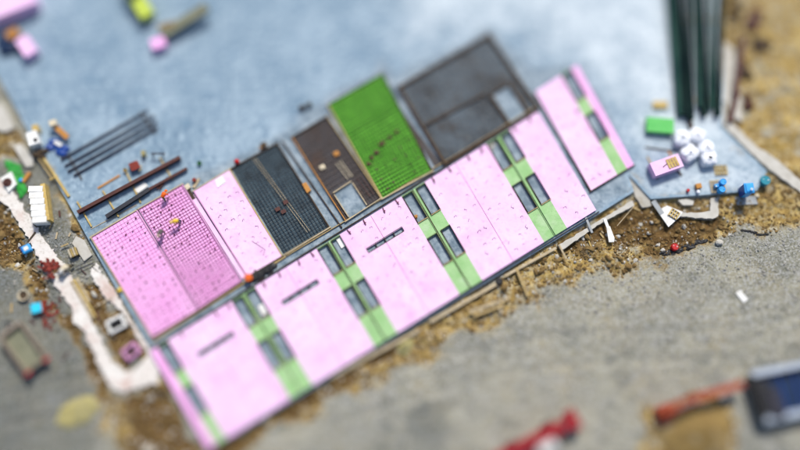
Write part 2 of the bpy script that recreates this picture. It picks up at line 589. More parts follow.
    g = mix(rng_(noise(0.13), 0.38, 0.62), (0.23, 0.228, 0.18), (0.36, 0.34, 0.245))
    g = mix(rng_(noise(0.24, 7, 0.72), 0.50, 0.66), g, (0.31, 0.27, 0.165))
    g = mix(rng_(noise(0.33, 7, 0.75), 0.52, 0.66), g, (0.125, 0.13, 0.10))
    g = mix(rng_(noise(0.5, 7, 0.75), 0.56, 0.68), g, (0.40, 0.39, 0.35))
    g = mix(rng_(noise(4.2, 5, 0.8), 0.46, 0.62), g, (0.46, 0.46, 0.44))
    g = mix(rng_(noise(5.0, 5, 0.85), 0.53, 0.66), g, (0.085, 0.085, 0.075))
    dd = mix(rng_(noise(0.45), 0.35, 0.65), (0.42, 0.29, 0.09), (0.25, 0.165, 0.055))
    dd = mix(rng_(noise(0.55, 7, 0.7), 0.52, 0.62), dd, (0.36, 0.345, 0.28))
    dd = mix(rng_(noise(0.75, 7, 0.7), 0.52, 0.62), dd, (0.54, 0.40, 0.15))
    dd = mix(rng_(noise(1.7, 6, 0.75), 0.50, 0.64), dd, (0.50, 0.43, 0.27))
    dd = mix(rng_(noise(2.6, 6, 0.75), 0.54, 0.66), dd, (0.085, 0.05, 0.022))
    ww = mix(rng_(noise(1.6, 6, 0.75), 0.38, 0.62), (0.045, 0.027, 0.012), (0.20, 0.12, 0.045))
    ap = n.new('ShaderNodeAttribute')
    ap.attribute_name = 'damp_shade'
    gd = n.new('ShaderNodeMix')
    gd.data_type = 'RGBA'
    gd.blend_type = 'MULTIPLY'
    l.new(ap.outputs['Fac'], gd.inputs[0])
    l.new(g, gd.inputs[6])
    gd.inputs[7].default_value = (.56, .59, .62, 1)
    g = gd.outputs[2]
    col = mix(ad.outputs['Fac'], g, dd)
    col = mix(aw.outputs['Fac'], col, ww)
    l.new(col, b.inputs['Base Color'])
    bp = n.new('ShaderNodeBump')
    bp.inputs['Strength'].default_value = 0.8
    bp.inputs['Distance'].default_value = 0.12
    l.new(noise(6.0, 6, 0.75), bp.inputs['Height'])
    l.new(bp.outputs[0], b.inputs['Normal'])
    me.materials.append(m)
    far = MB()
    far.add([(-1500, -1500, -1.2), (1500, -1500, -1.2), (1500, 1500, -1.2), (-1500, 1500, -1.2)], [(0, 1, 2, 3)])
    fo = far.build('far_ground', m)
    tag(fo, kind='structure')
    return dict(X=X, Y=Y, Z=Z, PX=PX, PY=PY, dirt=dirt, dk=dk, x0=x0, y0=y0, st=(X[0, 1] - X[0, 0]), sty=(Y[1, 0] - Y[0, 0]))


T = terrain()


def gz(x, y):
    """ground height at a world point"""
    i = int(round((y - T['y0']) / T['sty']))
    j = int(round((x - T['x0']) / T['st']))
    i = min(max(i, 0), T['Z'].shape[0] - 1)
    j = min(max(j, 0), T['Z'].shape[1] - 1)
    return float(T['Z'][i, j])


def G(px, py):
    p = W(px, py, GZ)
    for _ in range(2):
        p = W(px, py, gz(p.x, p.y))
    return p


def scatter(name, count, cond, size, material, label=None):
    """countless loose stones or clods as one mesh"""
    vs, fs = [], []
    Z, X, Y = T['Z'], T['X'], T['Y']
    ok = np.argwhere(cond & (T['PX'] > -60) & (T['PX'] < 860) & (T['PY'] < 500) & (T['PY'] > -60))
    pick = ok[rng.integers(0, len(ok), count)]
    g_ = (1 + 5 ** .5) / 2
    base = np.array([(-1, g_, 0), (1, g_, 0), (-1, -g_, 0), (1, -g_, 0), (0, -1, g_), (0, 1, g_), (0, -1, -g_), (0, 1, -g_), (g_, 0, -1), (g_, 0, 1), (-g_, 0, -1), (-g_, 0, 1)]) / 1.9
    base[:, 2] *= .7
    tri = [(0, 11, 5), (0, 5, 1), (0, 1, 7), (0, 7, 10), (0, 10, 11), (1, 5, 9), (5, 11, 4), (11, 10, 2), (10, 7, 6), (7, 1, 8),
           (3, 9, 4), (3, 4, 2), (3, 2, 6), (3, 6, 8), (3, 8, 9), (4, 9, 5), (2, 4, 11), (6, 2, 10), (8, 6, 7), (9, 8, 1)]
    sz = size[0] + (size[1] - size[0]) * rng.random(count) ** 4
    for k, (i, j) in enumerate(pick):
        a = rng.random() * 6.28
        b = base * (0.65 + 0.7 * rng.random((12, 3))) * (0.6 + 0.8 * rng.random(3)) * sz[k]
        c, s_ = math.cos(a), math.sin(a)
        xy = b[:, :2] @ np.array([[c, -s_], [s_, c]])
        p = np.column_stack([xy, b[:, 2]]) + np.array([X[i, j] + (rng.random() - .5) * .17, Y[i, j] + (rng.random() - .5) * .17, Z[i, j] + 0.2 * sz[k]])
        o = len(vs)
        vs += p.tolist()
        fs += [(q[0] + o, q[1] + o, q[2] + o) for q in tri]
    me = bpy.data.meshes.new(name)
    me.from_pydata(vs, [], fs)
    me.materials.append(MATS[material])
    o = bpy.data.objects.new(name, me)
    C.objects.link(o)
    tag(o, kind='stuff')
    return o


off = T['dk'] < -4
scatter('gravel', 16000, off & (T['dirt'] < 0.5), (0.03, 0.15), 'stone')
scatter('soil_clods', 9000, off & (T['dirt'] > 0.5) & ((T['PX'] < 742) | (T['PY'] > 170)), (0.04, 0.22), 'soil_clod')
scatter('soil_lumps', 420, off & (T['dirt'] > 0.7) & (T['PX'] < 735), (0.12, 0.42), 'soil_clod')
scatter('pale_lumps', 110, off & (T['dirt'] > 0.6) & (T['PX'] < 735), (0.12, 0.45), 'concrete_mid')
scatter('pale_rubble', 1500, off & (T['dirt'] > 0.4) & (T['PX'] < 742), (0.04, 0.20), 'concrete_pale')

# the deck: concrete casting slab the wall panels are cast on
mb = MB()
mb.prism([W(x, y, 0) for x, y in DECK], -0.75, 0.0)
deck = tag(mb.build('concrete_deck', 'concrete_deck'), kind='structure')
# its worn top: grey shade painted round the panels, pale haze painted behind, tracked-in dirt; a sheet 4 mm above the deck
SHADE = [(93, 246), (153, 350), (209, 449), (238, 433), (600, 212.3), (633, 191), (627, 176), (612, 130), (588, 62), (548, 68), (512, 46), (488, 28), (396, 80), (380, 66), (300, 118), (230, 160), (180, 180), (90, 236)]
HAZE = [(380, -80), (420, 40), (520, 20), (560, 60), (620, 100), (640, 140), (665, 150), (668, 185), (760, 185), (740, 130), (730, -80)]


def deck_top():
    st = 0.2
    gx, gy = np.arange(-54, 40, st), np.arange(-25, 42, st)
    X, Y = np.meshgrid(gx, gy)
    PX, PY = to_px(X, Y, 0.004)
    dk = sdist(PX, PY, DECK)
    a, b = VNoise(61), VNoise(62)
    nA = fbm(a, X * .3, Y * .3, 5, .6) - .5
    nB = fbm(b, X * .5, Y * .5, 5, .65) - .5
    damp_shade = sm(sdist(PX, PY, SHADE) + nA * 26, -5, 5)  # shade round the panels and in the openings, put into the colour
    pale = sm(sdist(PX, PY, HAZE) + nB * 60, -45, 45) * (1 - .7 * damp_shade)  # haze over the far deck, painted as a lighter tone
    dirt = sm(6 - dk + nB * 30 - 3, 0, 9) * .6
    ny, nx = X.shape
    idx = np.arange(nx * ny).reshape(ny, nx)
    ok = dk > 1.2
    q = np.stack([idx[:-1, :-1], idx[:-1, 1:], idx[1:, 1:], idx[1:, :-1]], -1)
    keep = ok[:-1, :-1] & ok[:-1, 1:] & ok[1:, 1:] & ok[1:, :-1]
    q = q[keep]
    used, inv = np.unique(q, return_inverse=True)
    co = np.stack([X, Y, np.full_like(X, .004)], -1).reshape(-1, 3)[used]
    me = bpy.data.meshes.new('concrete_surface')
    me.from_pydata(co.tolist(), [], inv.reshape(-1, 4).tolist())
    for nm, arr in (('damp_shade', damp_shade), ('pale', pale), ('dirt', dirt)):
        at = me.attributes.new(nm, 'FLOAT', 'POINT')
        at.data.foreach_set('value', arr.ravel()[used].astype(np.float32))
    m = MATS['concrete_deck'].copy()
    m.name = 'concrete_worn'
    n, l = m.node_tree.nodes, m.node_tree.links
    bs = n['Principled BSDF']
    src = bs.inputs['Base Color'].links[0].from_socket
    geo = [x for x in n if x.type == 'NEW_GEOMETRY'][0]

    def two(scale, c1, c2, lo=.4, hi=.6):
        t = n.new('ShaderNodeTexNoise')
        t.inputs['Scale'].default_value = scale
        t.inputs['Detail'].default_value = 7
        t.inputs['Roughness'].default_value = .72
        l.new(geo.outputs['Position'], t.inputs['Vector'])
        r = n.new('ShaderNodeMapRange')
        r.inputs['From Min'].default_value, r.inputs['From Max'].default_value = lo, hi
        l.new(t.outputs[0], r.inputs['Value'])
        return mixc(r.outputs[0], c1, c2)

    def mixc(f, c1, c2):
        x = n.new('ShaderNodeMix')
        x.data_type = 'RGBA'
        l.new(f, x.inputs[0])
        for k, c_ in ((6, c1), (7, c2)):
            if isinstance(c_, tuple):
                x.inputs[k].default_value = (*c_, 1)
            else:
                l.new(c_, x.inputs[k])
        return x.outputs[2]
    col = src
    for nm, cc in (('pale', two(.35, (.42, .50, .56), (.60, .67, .71))), ('damp_shade', two(.6, (.145, .205, .255), (.33, .40, .455))), ('dirt', two(1.2, (.20, .17, .12), (.36, .32, .25)))):
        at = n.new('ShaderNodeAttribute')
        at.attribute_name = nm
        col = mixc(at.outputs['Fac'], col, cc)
    def ramp_fine():
        t = n.new('ShaderNodeTexNoise')
        t.inputs['Scale'].default_value = 4.5
        t.inputs['Detail'].default_value = 6
        t.inputs['Roughness'].default_value = .8
        l.new(geo.outputs['Position'], t.inputs['Vector'])
        r = n.new('ShaderNodeMapRange')
        r.inputs['From Min'].default_value, r.inputs['From Max'].default_value = .53, .66
        l.new(t.outputs[0], r.inputs['Value'])
        return r.outputs[0]
    # fine weathering and darker drying marks over everything
    dark = mixc(ramp_fine(), two(1.5, (1, 1, 1), (.50, .58, .66), .50, .68), (.55, .60, .66))
    mul = n.new('ShaderNodeMix')
    mul.data_type = 'RGBA'
    mul.blend_type = 'MULTIPLY'
    mul.inputs[0].default_value = 1.0
    l.new(col, mul.inputs[6])
    l.new(dark, mul.inputs[7])
    l.new(mul.outputs[2], bs.inputs['Base Color'])
    me.materials.append(m)
    o = bpy.data.objects.new('concrete_surface', me)
    C.objects.link(o)
    tag(o, kind='structure')


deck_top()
# edge of deck between the panel and the sliding piece on the right
FOOT1 = [(-20, 172), (5, 181), (18, 199), (27, 213), (46, 241), (66, 268), (83, 294), (90, 312), (91, 322), (97, 330), (103, 345), (112, 361), (127, 373), (141, 365), (148, 354),
         (140, 341), (127, 319), (115, 304), (104, 296), (93, 278), (91, 267), (97, 264), (107, 279), (121, 303), (136, 327), (153, 352), (159, 370), (157, 383), (140, 387), (126, 392), (112, 390), (102, 373), (93, 350), (84, 332), (73, 320), (72, 310), (56, 287), (34, 252), (22, 228), (8, 207), (-20, 188)]
def ragged(poly, amp=1.0, step=3.0):
    out = []
    for i in range(len(poly)):
        a, b = Vector(poly[i]), Vector(poly[(i + 1) % len(poly)])
        n = max(1, int((b - a).length / step))
        for k in range(n):
            q_ = a.lerp(b, k / n)
            out.append((q_.x + random.uniform(-amp, amp), q_.y + random.uniform(-amp, amp)))
    return out


mb = MB()
mb.pxprism(ragged(FOOT1, 1.7, 2.2), -0.9, -0.16)
tag(mb.build('concrete_footing', 'concrete_stained', loc=W(90, 320, -.9)), 'long pale pink-stained concrete footing bending round the brown pit', 'footing')
mb = MB()
mb.pxprism(ragged([(672, 212), (700, 213), (710, 211), (711, 198), (718, 198), (718.5, 216), (713, 218.5), (698, 218), (680, 216)], .5), -0.9, -0.14)
tag(mb.build('concrete_footing', 'concrete_pale', loc=W(700, 214, -.9)), 'pale L-shaped concrete footing below the deck beside the white board', 'footing')
mb = MB()
mb.pxprism([(678, 200), (686, 199), (694, 201), (693, 205), (683, 205)], -0.9, -0.2)
tag(mb.build('concrete_block', 'concrete_pale', loc=W(686, 202, -.9)), 'short pale concrete block inside the L-shaped footing at deck edge', 'concrete block')
mb = MB()
mb.pxprism(ragged([(558, 245.5), (632, 200.5), (634, 205.5), (600, 224), (562, 250)], .5), -0.9, -0.10)
tag(mb.build('concrete_footing', 'concrete_pale', loc=W(596, 224, -.9)), 'straight pale concrete footing along the front of the deck beside ochre dirt', 'footing')
mb = MB()
mb.pxprism(ragged([(722, 100), (728, 118), (742, 133), (756, 146), (778, 160), (830, 208), (830, 214), (795, 188), (768, 168), (742, 144), (724, 126), (720, 106)], .5), -0.9, -0.15)
mb.pxprism(ragged([(723, 99), (722, 40), (735, 50), (738, 80), (742, 108), (743, 122), (730, 116)], 1.0), -0.9, -0.17)
tag(mb.build('concrete_footing', 'concrete_pale', loc=W(745, 130, -.9)), 'pale concrete footing strip turning the corner between deck and dirt slope', 'footing')
mb = MB()
mb.pxprism(ragged([(628, 176), (633, 186), (636, 198), (643, 207), (651, 206), (650, 201), (648, 196)], .8), -0.9, -0.2)
tag(mb.build('concrete_footing', 'concrete_mid', loc=W(640, 195, -.9)), 'pale concrete apron filling the notch between the two deck edges', 'footing')


# ------------------------------------------------------------------ wall panels lying on the deck
def tie_mesh():
    mb = MB()
    a = random.uniform(0, 6.28)
    mb.bar((0, 0, 0.02), (0.20, 0.10, 0.03), 0.022, 0.02)
    mb.bar((0.20, 0.10, 0.03), (0.30, -0.06, 0.06), 0.022, 0.02)
    mb.cyl((0, 0, -0.04), (0, 0, 0.10), 0.035, 0.03, 8)
    return mb


def mk_me(mb, name, material):
    o = mb.build(name, material)
    me = o.data
    bpy.data.objects.remove(o)
    return me


TIE = mk_me(tie_mesh(), 'wall_tie', 'tie')
_d = MB()
_d.cyl((0, 0, 0), (0, 0, 0.12), 0.07, 0.06, 8)
_d.bar((-0.05, 0, 0.06), (0.12, 0.05, 0.06), 0.03, 0.03)
DOT = mk_me(_d, 'wall_tie', 'anchor')
_d = MB()
_d.bar((0, 0, 0.02), (0.30, -0.50, 0.02), 0.10, 0.08)
_d.bar((0.12, -0.36, 0.08), (0.30, -0.22, 0.08), 0.07, 0.06)
ANCH = mk_me(_d, 'lifting_anchor', 'anchor')
PIERC = mk_me((lambda b: (b.cyl((0, 0, 0), (0, 0, .12), .18, .18, 10), b)[1])(MB()), 'round_sleeve', 'tie')


def put(me, name, parent, p, rz=0.0):
    o = bpy.data.objects.new(name, me)
    C.objects.link(o)
    o.parent = parent
    o.location = Vector(p) - world_loc(parent)
    o.rotation_euler = (0, 0, rz)
    return o


def ties(q, root, u0, u1, v0, v1, nu, nv, z, me, skip=None, jit=0.02, keep=0.82):
    for i in range(nu):
        for j in range(nv):
            u = u0 + (u1 - u0) * (i + 0.5) / nu + random.uniform(-jit, jit)
            v = v0 + (v1 - v0) * (j + 0.5) / nv + random.uniform(-jit, jit)
            if random.random() > keep or (skip and skip(u, v)):
                continue
            put(me, 'wall_tie', root, q.w(u, v, z), random.choice((0.2, 0.5, 2.6, 0.9, -0.4)) + random.uniform(-.5, .5)).scale = (random.uniform(.6, 1.25),) * 2 + (random.uniform(.7, 1.5),)


def mat_bars(q, u0, u1, v0, v1, du, dv, z, w, cut=None):
    """rebar mat: straight bars both ways, du/dv apart in metres"""
    mb = MB()
    su, sv = q.size()
    nu, nv = max(2, int(su * (u1 - u0) / du)), max(2, int(sv * (v1 - v0) / dv))

    def seg(a, b, zz):
        # leave the openings free
        if cut is None:
            mb.bar(q.w(*a, zz), q.w(*b, zz), w, w)
            return
        n = 24
        run = None
        for k in range(n + 1):
            t = k / n
            p = (a[0] + (b[0] - a[0]) * t, a[1] + (b[1] - a[1]) * t)
            if not cut(*p):
                if run is None:
                    run = p
                last = p
            if (cut(*p) or k == n) and run is not None:
                if run != last:
                    mb.bar(q.w(*run, zz), q.w(*last, zz), w, w)
                run = None
    for i in range(nu + 1):
        u = u0 + (u1 - u0) * i / nu + random.uniform(-.003, .003)
        seg((u, v0), (u + random.uniform(-.004, .004), v1), z)
    for j in range(nv + 1):
        v = v0 + (v1 - v0) * j / nv + random.uniform(-.002, .002)
        seg((u0, v), (u1, v + random.uniform(-.003, .003)), z + w * 0.95)
    return mb


def frame_boards(q, root, w=0.09, h=0.30, material='timber', sides='TRBL', mats=None):
    e = {'T': ((0, 0), (1, 0)), 'R': ((1, 0), (1, 1)), 'B': ((1, 1), (0, 1)), 'L': ((0, 1), (0, 0))}
    for s in sides:
        a, b = e[s]
        pa, pb = q.w(*a, h), q.w(*b, h)
        d = (pb - pa).normalized()
        pa2, pb2 = pa - d * 0.04, pb + d * 0.04
        if s in 'TB':
            pa2, pb2 = pa - d * 0.14, pb + d * 0.14
        mb = MB()
        mb.bar((pa2.x, pa2.y, 0.003), (pb2.x, pb2.y, 0.003), w, h + (0.004 if s in 'TB' else 0))
        mb.build('form_board', (mats or {}).get(s, material), root)


GRP = 'insulated wall panels lying on the deck'
# --- lower row: one frame for all, u in modules along the back, v front
LQ = Quad((232, 301), (316.7, 248.7), (374.7, 346.7), (290, 399))
H1 = 0.26
WIN = [(0.015, 0.28), (0.44, 0.71)]


def window_column(root, q, u0, u1, name='green_strip', mullion=None, wins=WIN, deep=H1):
    g = MB()
    vv = [0.0] + [x for w_ in wins for x in w_] + [1.0]
    segs = [(vv[i], vv[i + 1]) for i in range(0, len(vv), 2)]
    for a, b in segs:
        q.cell(g, u0, u1, a, b, 0.004, deep)
    g.build('green_infill', 'green_foam', root)
    for a, b in wins:
        f = MB()
        su, sv = q.size()
        t = 0.045
        for (p, r) in (((u0, a), (u1, a)), ((u0, b), (u1, b))):
            f.bar(q.w(*p, 0.004), q.w(*r, 0.004), t, deep + 0.13)
        e = t / su * 0.9
        for uu in (u0 + e, u1 - e):
            f.bar(q.w(uu, a + .006, 0.004), q.w(uu, b - .006, 0.004), t, deep + 0.12)
        f.build('window_form', 'timber_dark', root)  # boards darkened and raised to put shade into the opening
        f = MB()
        f.bar(q.w(u0, b + .004, 0.004), q.w(u1, b + .004, 0.004), .06, deep + 0.134)
        f.build('window_sill', 'timber', root)


def pink_field(root, q, u0, u1, slot=None, v0=0.0, v1=1.0, material='pink_foam', top=H1):
    """pink boards in two halves with a seam, and an open slot across the seam"""
    um = (u0 + u1) / 2
    g = 0.0035
    for a, b, in ((u0, um - g), (um + g, u1)):
        mb = MB()
        if slot:
            s0, s1, sv0, sv1 = slot
            q.cell(mb, a, b, v0, sv0, 0.004, top)
            q.cell(mb, a, b, sv1, v1, 0.004, top)
            if a < s0:
                q.cell(mb, a, min(b, s0), sv0, sv1, 0.004, top)
            if b > s1:
                q.cell(mb, max(a, s1), b, sv0, sv1, 0.004, top)
        else:
            q.cell(mb, a, b, v0, v1, 0.004, top)
        mb.build('insulation_board', material, root)
    mb = MB()
    q.cell(mb, um - g, um + g, v0, slot[2] if slot else v1, 0.004, top - 0.05)
    if slot:
        q.cell(mb, um - g, um + g, slot[3], v1, 0.004, top - 0.05)
    mb.build('seam_strip', 'pink_edge', root)
    if slot:
        s0, s1, sv0, sv1 = slot
        f = MB()
        for vv in (sv0, sv1):
            q.bar(f, (s0, vv), (s1, vv), 0.05, 0.004, top + 0.02)
        for k in range(5):
            uu = s0 + (s1 - s0) * k / 4
            q.bar(f, (uu, sv0 + .004), (uu, sv1 - .004), 0.05, 0.004, top + 0.01)
        f.build('slot_form', 'timber_dark', root)


def lower_panel(k, label, left=True, right=True, slot=True):
    q = LQ
    root = thing('wall_panel', label, 'wall panel', q.w(k + 0.6, 0.5, 0), GRP)
    sl = (k + 0.635 - 0.21, k + 0.635 + 0.21, 0.232, 0.275) if slot else None
    window_column(root, q, k + 0.157, k + 0.27)
    pink_field(root, q, k + 0.27, k + 1.0 if right else k + 0.983 * 1.0, sl)
    window_column(root, q, k + 1.0, k + 1.115)
    for a, b in ((k + .13, k + .157), (k + 1.115, k + 1.126)):
        mb = MB()
        q.cell(mb, a + 0.006, b, 0, 1, 0.004, H1 - 0.01)
        mb.build('mullion_strip', 'green_foam', root)
    mb = MB()
    q.cell(mb, k + .1275, k + .1335, 0, 1, 0.004, H1 + .03)
    mb.build('joint_board', 'timber_dark', root)
    ties(q, root, k + .29, k + .98, 0.02, 0.99, 6, 9, H1, TIE, (lambda u, v: sl and sl[0] - .02 < u < sl[1] + .02 and .19 < v < .31) if sl else None)
    for uu in (.36, .55, .78, .93):
        put(ANCH, 'lifting_anchor', root, q.w(k + uu, 0.0, H1), random.uniform(-.2, .2))
    return root


lower_panel(0, 'pink panel with central slot and white sheet lying in its window opening')
lower_panel(1, 'pink slotted panel directly below the dark brown bed and vivid green panel')
lower_panel(2, 'pink panel without slot, between two tall green window strips', slot=False)

# corner panel on the left: single window column, slot
root = thing('wall_panel', 'blurred pink corner panel at the lower end of the front row, with slot', 'wall panel', LQ.w(-.4, .5, 0), GRP)
mb = MB()
LQ.cell(mb, -0.965, -0.875, 0, 1, 0.004, H1)
mb.build('insulation_board', 'pink_foam_deep', root)
window_column(root, LQ, -0.875, -0.755)
pink_field(root, LQ, -0.755, 0.0, (-.36 - .21, -.36 + .21, .232, .275))
window_column(root, LQ, 0.0, 0.115)
mb = MB()
LQ.cell(mb, 0.115, 0.126, 0, 1, 0.004, H1 + .015)
mb.build('mullion_strip', 'green_foam', root)
ties(LQ, root, -.74, -.02, .02, .98, 6, 9, H1, TIE, lambda u, v: -.6 < u < -.12 and .19 < v < .31)
for uu in (-.6, -.2, -.05):
    put(ANCH, 'lifting_anchor', root, LQ.w(uu, 0.0, H1), random.uniform(-.2, .2))
# end panel: half width
root = thing('wall_panel', 'narrow pink end panel beside the small empty deck strip, windows on one edge', 'wall panel', LQ.w(3.4, .5, 0), GRP)
mb = MB()
LQ.cell(mb, 3.136, 3.157, 0, 1, 0.004, H1 + .015)
mb.build('mullion_strip', 'green_foam', root)
window_column(root, LQ, 3.157, 3.27)
mb = MB()
LQ.cell(mb, 3.27, 3.615, 0, 1, 0.004, H1)
mb.build('insulation_board', 'pink_foam', root)
ties(LQ, root, 3.29, 3.60, .02, .98, 3, 9, H1, TIE)
for uu in (3.32, 3.5):
    put(ANCH, 'lifting_anchor', root, LQ.w(uu, 0.0, H1), random.uniform(-.2, .2))
# far right panel
RQ = Quad((535, 92), (577, 65), (634, 165), (591, 191))
root = thing('wall_panel', 'pink panel standing apart at the far end with one green window column', 'wall panel', RQ.w(.5, .5, 0), GRP)
mb = MB()
RQ.cell(mb, 0, .615, 0, 1, .004, H1)
mb.build('insulation_board', 'pink_foam', root)
window_column(root, RQ, .615, .845, wins=[(.015, .27), (.42, .67)])
mb = MB()
RQ.cell(mb, .845, 1, 0, 1, .004, H1)
mb.build('insulation_board', 'pink_foam_deep', root)
ties(RQ, root, .04, .60, .03, .98, 3, 9, H1, TIE, lambda u, v: abs(u - .5) < .1 and abs(v - .28) < .06)
put(PIERC, 'round_sleeve', root, W(577, 111, H1))
frame_boards(RQ, root, 0.10, H1 + .01, 'timber_dark', 'LB')

# --- upper row
P1 = Quad((90.5, 237), (136.5, 210), (197.5, 310.5), (152, 338))
root = thing('wall_panel', 'pink foam panel with fine rebar grid at the deck corner, nobody on it', 'wall panel', P1.w(.5, .5, 0), GRP)
mb = MB()
P1.cell(mb, 0.01, .99, 0.005, .995, .004, .2)
mb.build('insulation_board', 'pink_foam_deep', root)
mat_bars(P1, .02, .98, .01, .99, .38, .38, .21, .016).build('rebar_mat', 'rebar_pinkish', root)
ties(P1, root, .03, .99, .02, .99, 6, 13, .21, DOT, keep=.8)
frame_boards(P1, root, 0.12, .30, 'timber', 'TLRB', {'R': 'pink_edge', 'B': 'timber_dark', 'L': 'timber_pale', 'T': 'timber_pale'})  # dark lower board stands in for the shadow line below the panel
P2 = Quad((137.8, 209), (182, 184), (241.5, 282), (198.5, 310))
root = thing('wall_panel', 'deep pink panel with dense dark rebar grid and three workers on it', 'wall panel', P2.w(.5, .5, 0), GRP)
mb = MB()
P2.cell(mb, 0.01, .99, 0.005, .995, .004, .2)
mb.build('insulation_board', 'pink_foam_deep', root)
mat_bars(P2, .03, .97, .01, .99, .30, .32, .215, .032).build('rebar_mat', 'rebar_pinkish', root)
ties(P2, root, .03, .97, .02, .98, 7, 13, .21, DOT, keep=.75)
frame_boards(P2, root, 0.10, .30, 'timber', 'TRB', {'B': 'timber_dark', 'R': 'pink_edge', 'T': 'timber_pale'})  # lower board dark to paint the panel's shadow on the alley side
# strip between
mb = MB()
mb.pxprism([(190, 196), (193.5, 194), (245.5, 276), (242, 279)], .004, .16)
tag(mb.build('foam_strip', 'pink_foam', loc=W(217, 236)), 'narrow pink foam strip lying between the gridded panel and the smooth one', 'foam strip')
mb = MB()
mb.pxprism([(186, 190), (189.5, 188), (195.5, 198), (192, 200)], .02, .2)
tag(mb.build('timber_block', 'timber_dark', loc=W(191, 194)), 'dark timber block at the head of the narrow pink foam strip', 'timber block')
P3 = Quad((193.5, 190.5), (229.5, 169), (282.5, 256), (247.5, 276.5))
root = thing('wall_panel', 'smooth pale pink panel beside the slate blue bed, white sheet on it', 'wall panel', P3.w(.5, .5, 0), GRP)
mb = MB()
P3.cell(mb, 0.01, .99, 0.005, .995, .004, .24)
mb.build('insulation_board', 'pink_foam', root)
ties(P3, root, .05, .95, .12, .98, 4, 10, .24, TIE)
frame_boards(P3, root, 0.10, .30, 'timber', 'TLRB', {'R': 'timber_yellow', 'B': 'timber_dark', 'L': 'pink_edge', 'T': 'timber_pale'})  # lower board's dark tone imitates the shadow at the panel foot
mb = MB()
mb.bar(P3.w(.55, .72, .25), P3.w(.72, .86, .25), .05, .02)
mb.bar(P3.w(.72, .86, .25), P3.w(.60, .90, .25), .05, .02)
mb.build('cable_loop', 'tie', root)
BED = 'dark reinforced panel beds on the deck'
P4 = Quad((231, 168.5), (277, 143), (329.5, 227.5), (284, 255))
root = thing('panel_bed', 'slate blue panel bed with close rebar grid and one pale rod pair', 'panel bed', P4.w(.5, .5, 0), BED)
mb = MB()
P4.cell(mb, 0.01, .99, .005, .995, .004, .05)
mb.build('bed_liner', 'slate_bed', root)
mat_bars(P4, .03, .97, .01, .99, .34, .34, .16, .05).build('rebar_mat', 'rebar_slate', root)
frame_boards(P4, root, 0.12, .28, 'timber_pale', 'TBR', {'T': 'timber_dark', 'R': 'timber_dark'})
mb = MB()
for du in (0, .05):
    P4.bar(mb, (.45 + du, .02), (.60 + du, .93), .045, .22, .03)
mb.build('rod_pair', 'timber_pale', root)
for u, v in ((.35, .58), (.42, .63), (.55, .56)):
    b_ = MB()
    p = P4.w(u, v, .2)
    b_.box(p, .5, .4, .12, .5)
    b_.build('embed_plate', 'rust_steel', root)
P5 = Quad((292, 137), (327, 115.5), (381, 198), (346, 221))
cutd = lambda u, v: u > -1 and (v > .68 and .10 < u < .62)
root = thing('panel_bed', 'rusty brown panel bed with a bare door opening framed in pale timber', 'panel bed', P5.w(.5, .5, 0), BED)
mb = MB()
P5.cell(mb, 0.01, .99, .005, .70, .004, .05)
P5.cell(mb, 0.01, .10, .70, .995, .004, .05)
P5.cell(mb, 0.62, .99, .70, .995, .004, .05)
mb.build('bed_liner', 'rust_bed', root)
mat_bars(P5, .04, .96, .02, .98, .30, .60, .15, .035, cutd).build('rebar_mat', 'rebar', root)
frame_boards(P5, root, 0.09, .28, 'timber', 'TLRB', {'L': 'timber_orange', 'T': 'timber_dark', 'B': 'timber_pale'})
mb = MB()
P5.bar(mb, (.10, .70), (.62, .70), .10, .004, .28)
P5.bar(mb, (.10, .72), (.10, .985), .10, .004, .275)
P5.bar(mb, (.62, .72), (.62, .985), .10, .004, .275)
mb.build('door_form', 'timber_pale', root)
for u, v in ((.22, .42), (.68, .38)):
    b_ = MB()
    p = P5.w(u, v, .16)
    b_.box(p, .55, .5, .10, .5)
    b_.box(p + Vector((0, 0, .10)), .3, .3, .06, .5)
    b_.build('embed_plate', 'cream' if u < .5 else 'timber_orange', root)
for k, u in enumerate((.52, .60, .66)):
    b_ = MB()
    P5.bar(b_, (u + .02, .46), (u + .06, .66), .05, .2, .04)
    b_.build('brace_rod', 'cream', root)
for u in (.8, .9):
    b_ = MB()
    P5.bar(b_, (u - .02, .70), (u, .93), .05, .2, .04)
    b_.build('brace_rod', 'rust_steel', root)
P6 = Quad((328, 104.5), (382.5, 73), (432.5, 171), (382.5, 198.5))
root = thing('wall_panel', 'vivid green panel with dark rebar grid on its lower half', 'wall panel', P6.w(.5, .5, 0), GRP)
mb = MB()
P6.cell(mb, 0.01, .99, .005, .338, .004, .16)
P6.cell(mb, 0.01, .99, .343, .995, .004, .16)
mb.build('insulation_board', 'green_foam_vivid', root)
mat_bars(P6, .03, .97, .03, .98, .36, .40, .17, .055).build('rebar_mat', 'rebar_green', root)
frame_boards(P6, root, 0.13, .28, 'timber', 'TLRB', {'T': 'timber_dark', 'R': 'timber_dark', 'B': 'timber_pale'})
for u, v in ((.09, .66), (.19, .625), (.30, .60), (.42, .56), (.47, .555), (.62, .545), (.76, .53)):
    b_ = MB()
    b_.blob(P6.w(u, v, .27), random.uniform(.2, .3), random.uniform(.18, .25), .10, jit=.25)
    b_.build('rust_clump', 'rust_steel', root)
ties(P6, root, .05, .97, .62, .98, 5, 4, .2, DOT, keep=.7)
mb = MB()
mb.pxprism([(388, 101), (393, 98), (441, 163), (436, 168)], .004, .06)
tag(mb.build('drain_bed', 'rust_bed', loc=W(415, 133)), 'narrow dark rusty gap bed between green panel and large slate bed', 'panel bed', BED)
P7 = Quad((399, 87), (489, 34), (538, 107.5), (445, 163))
cut7 = lambda u, v: v > .62 and .69 < u < .90
root = thing('panel_bed', 'large blurred slate grey panel bed at the back with an open bay', 'panel bed', P7.w(.5, .5, 0), BED)
mb = MB()
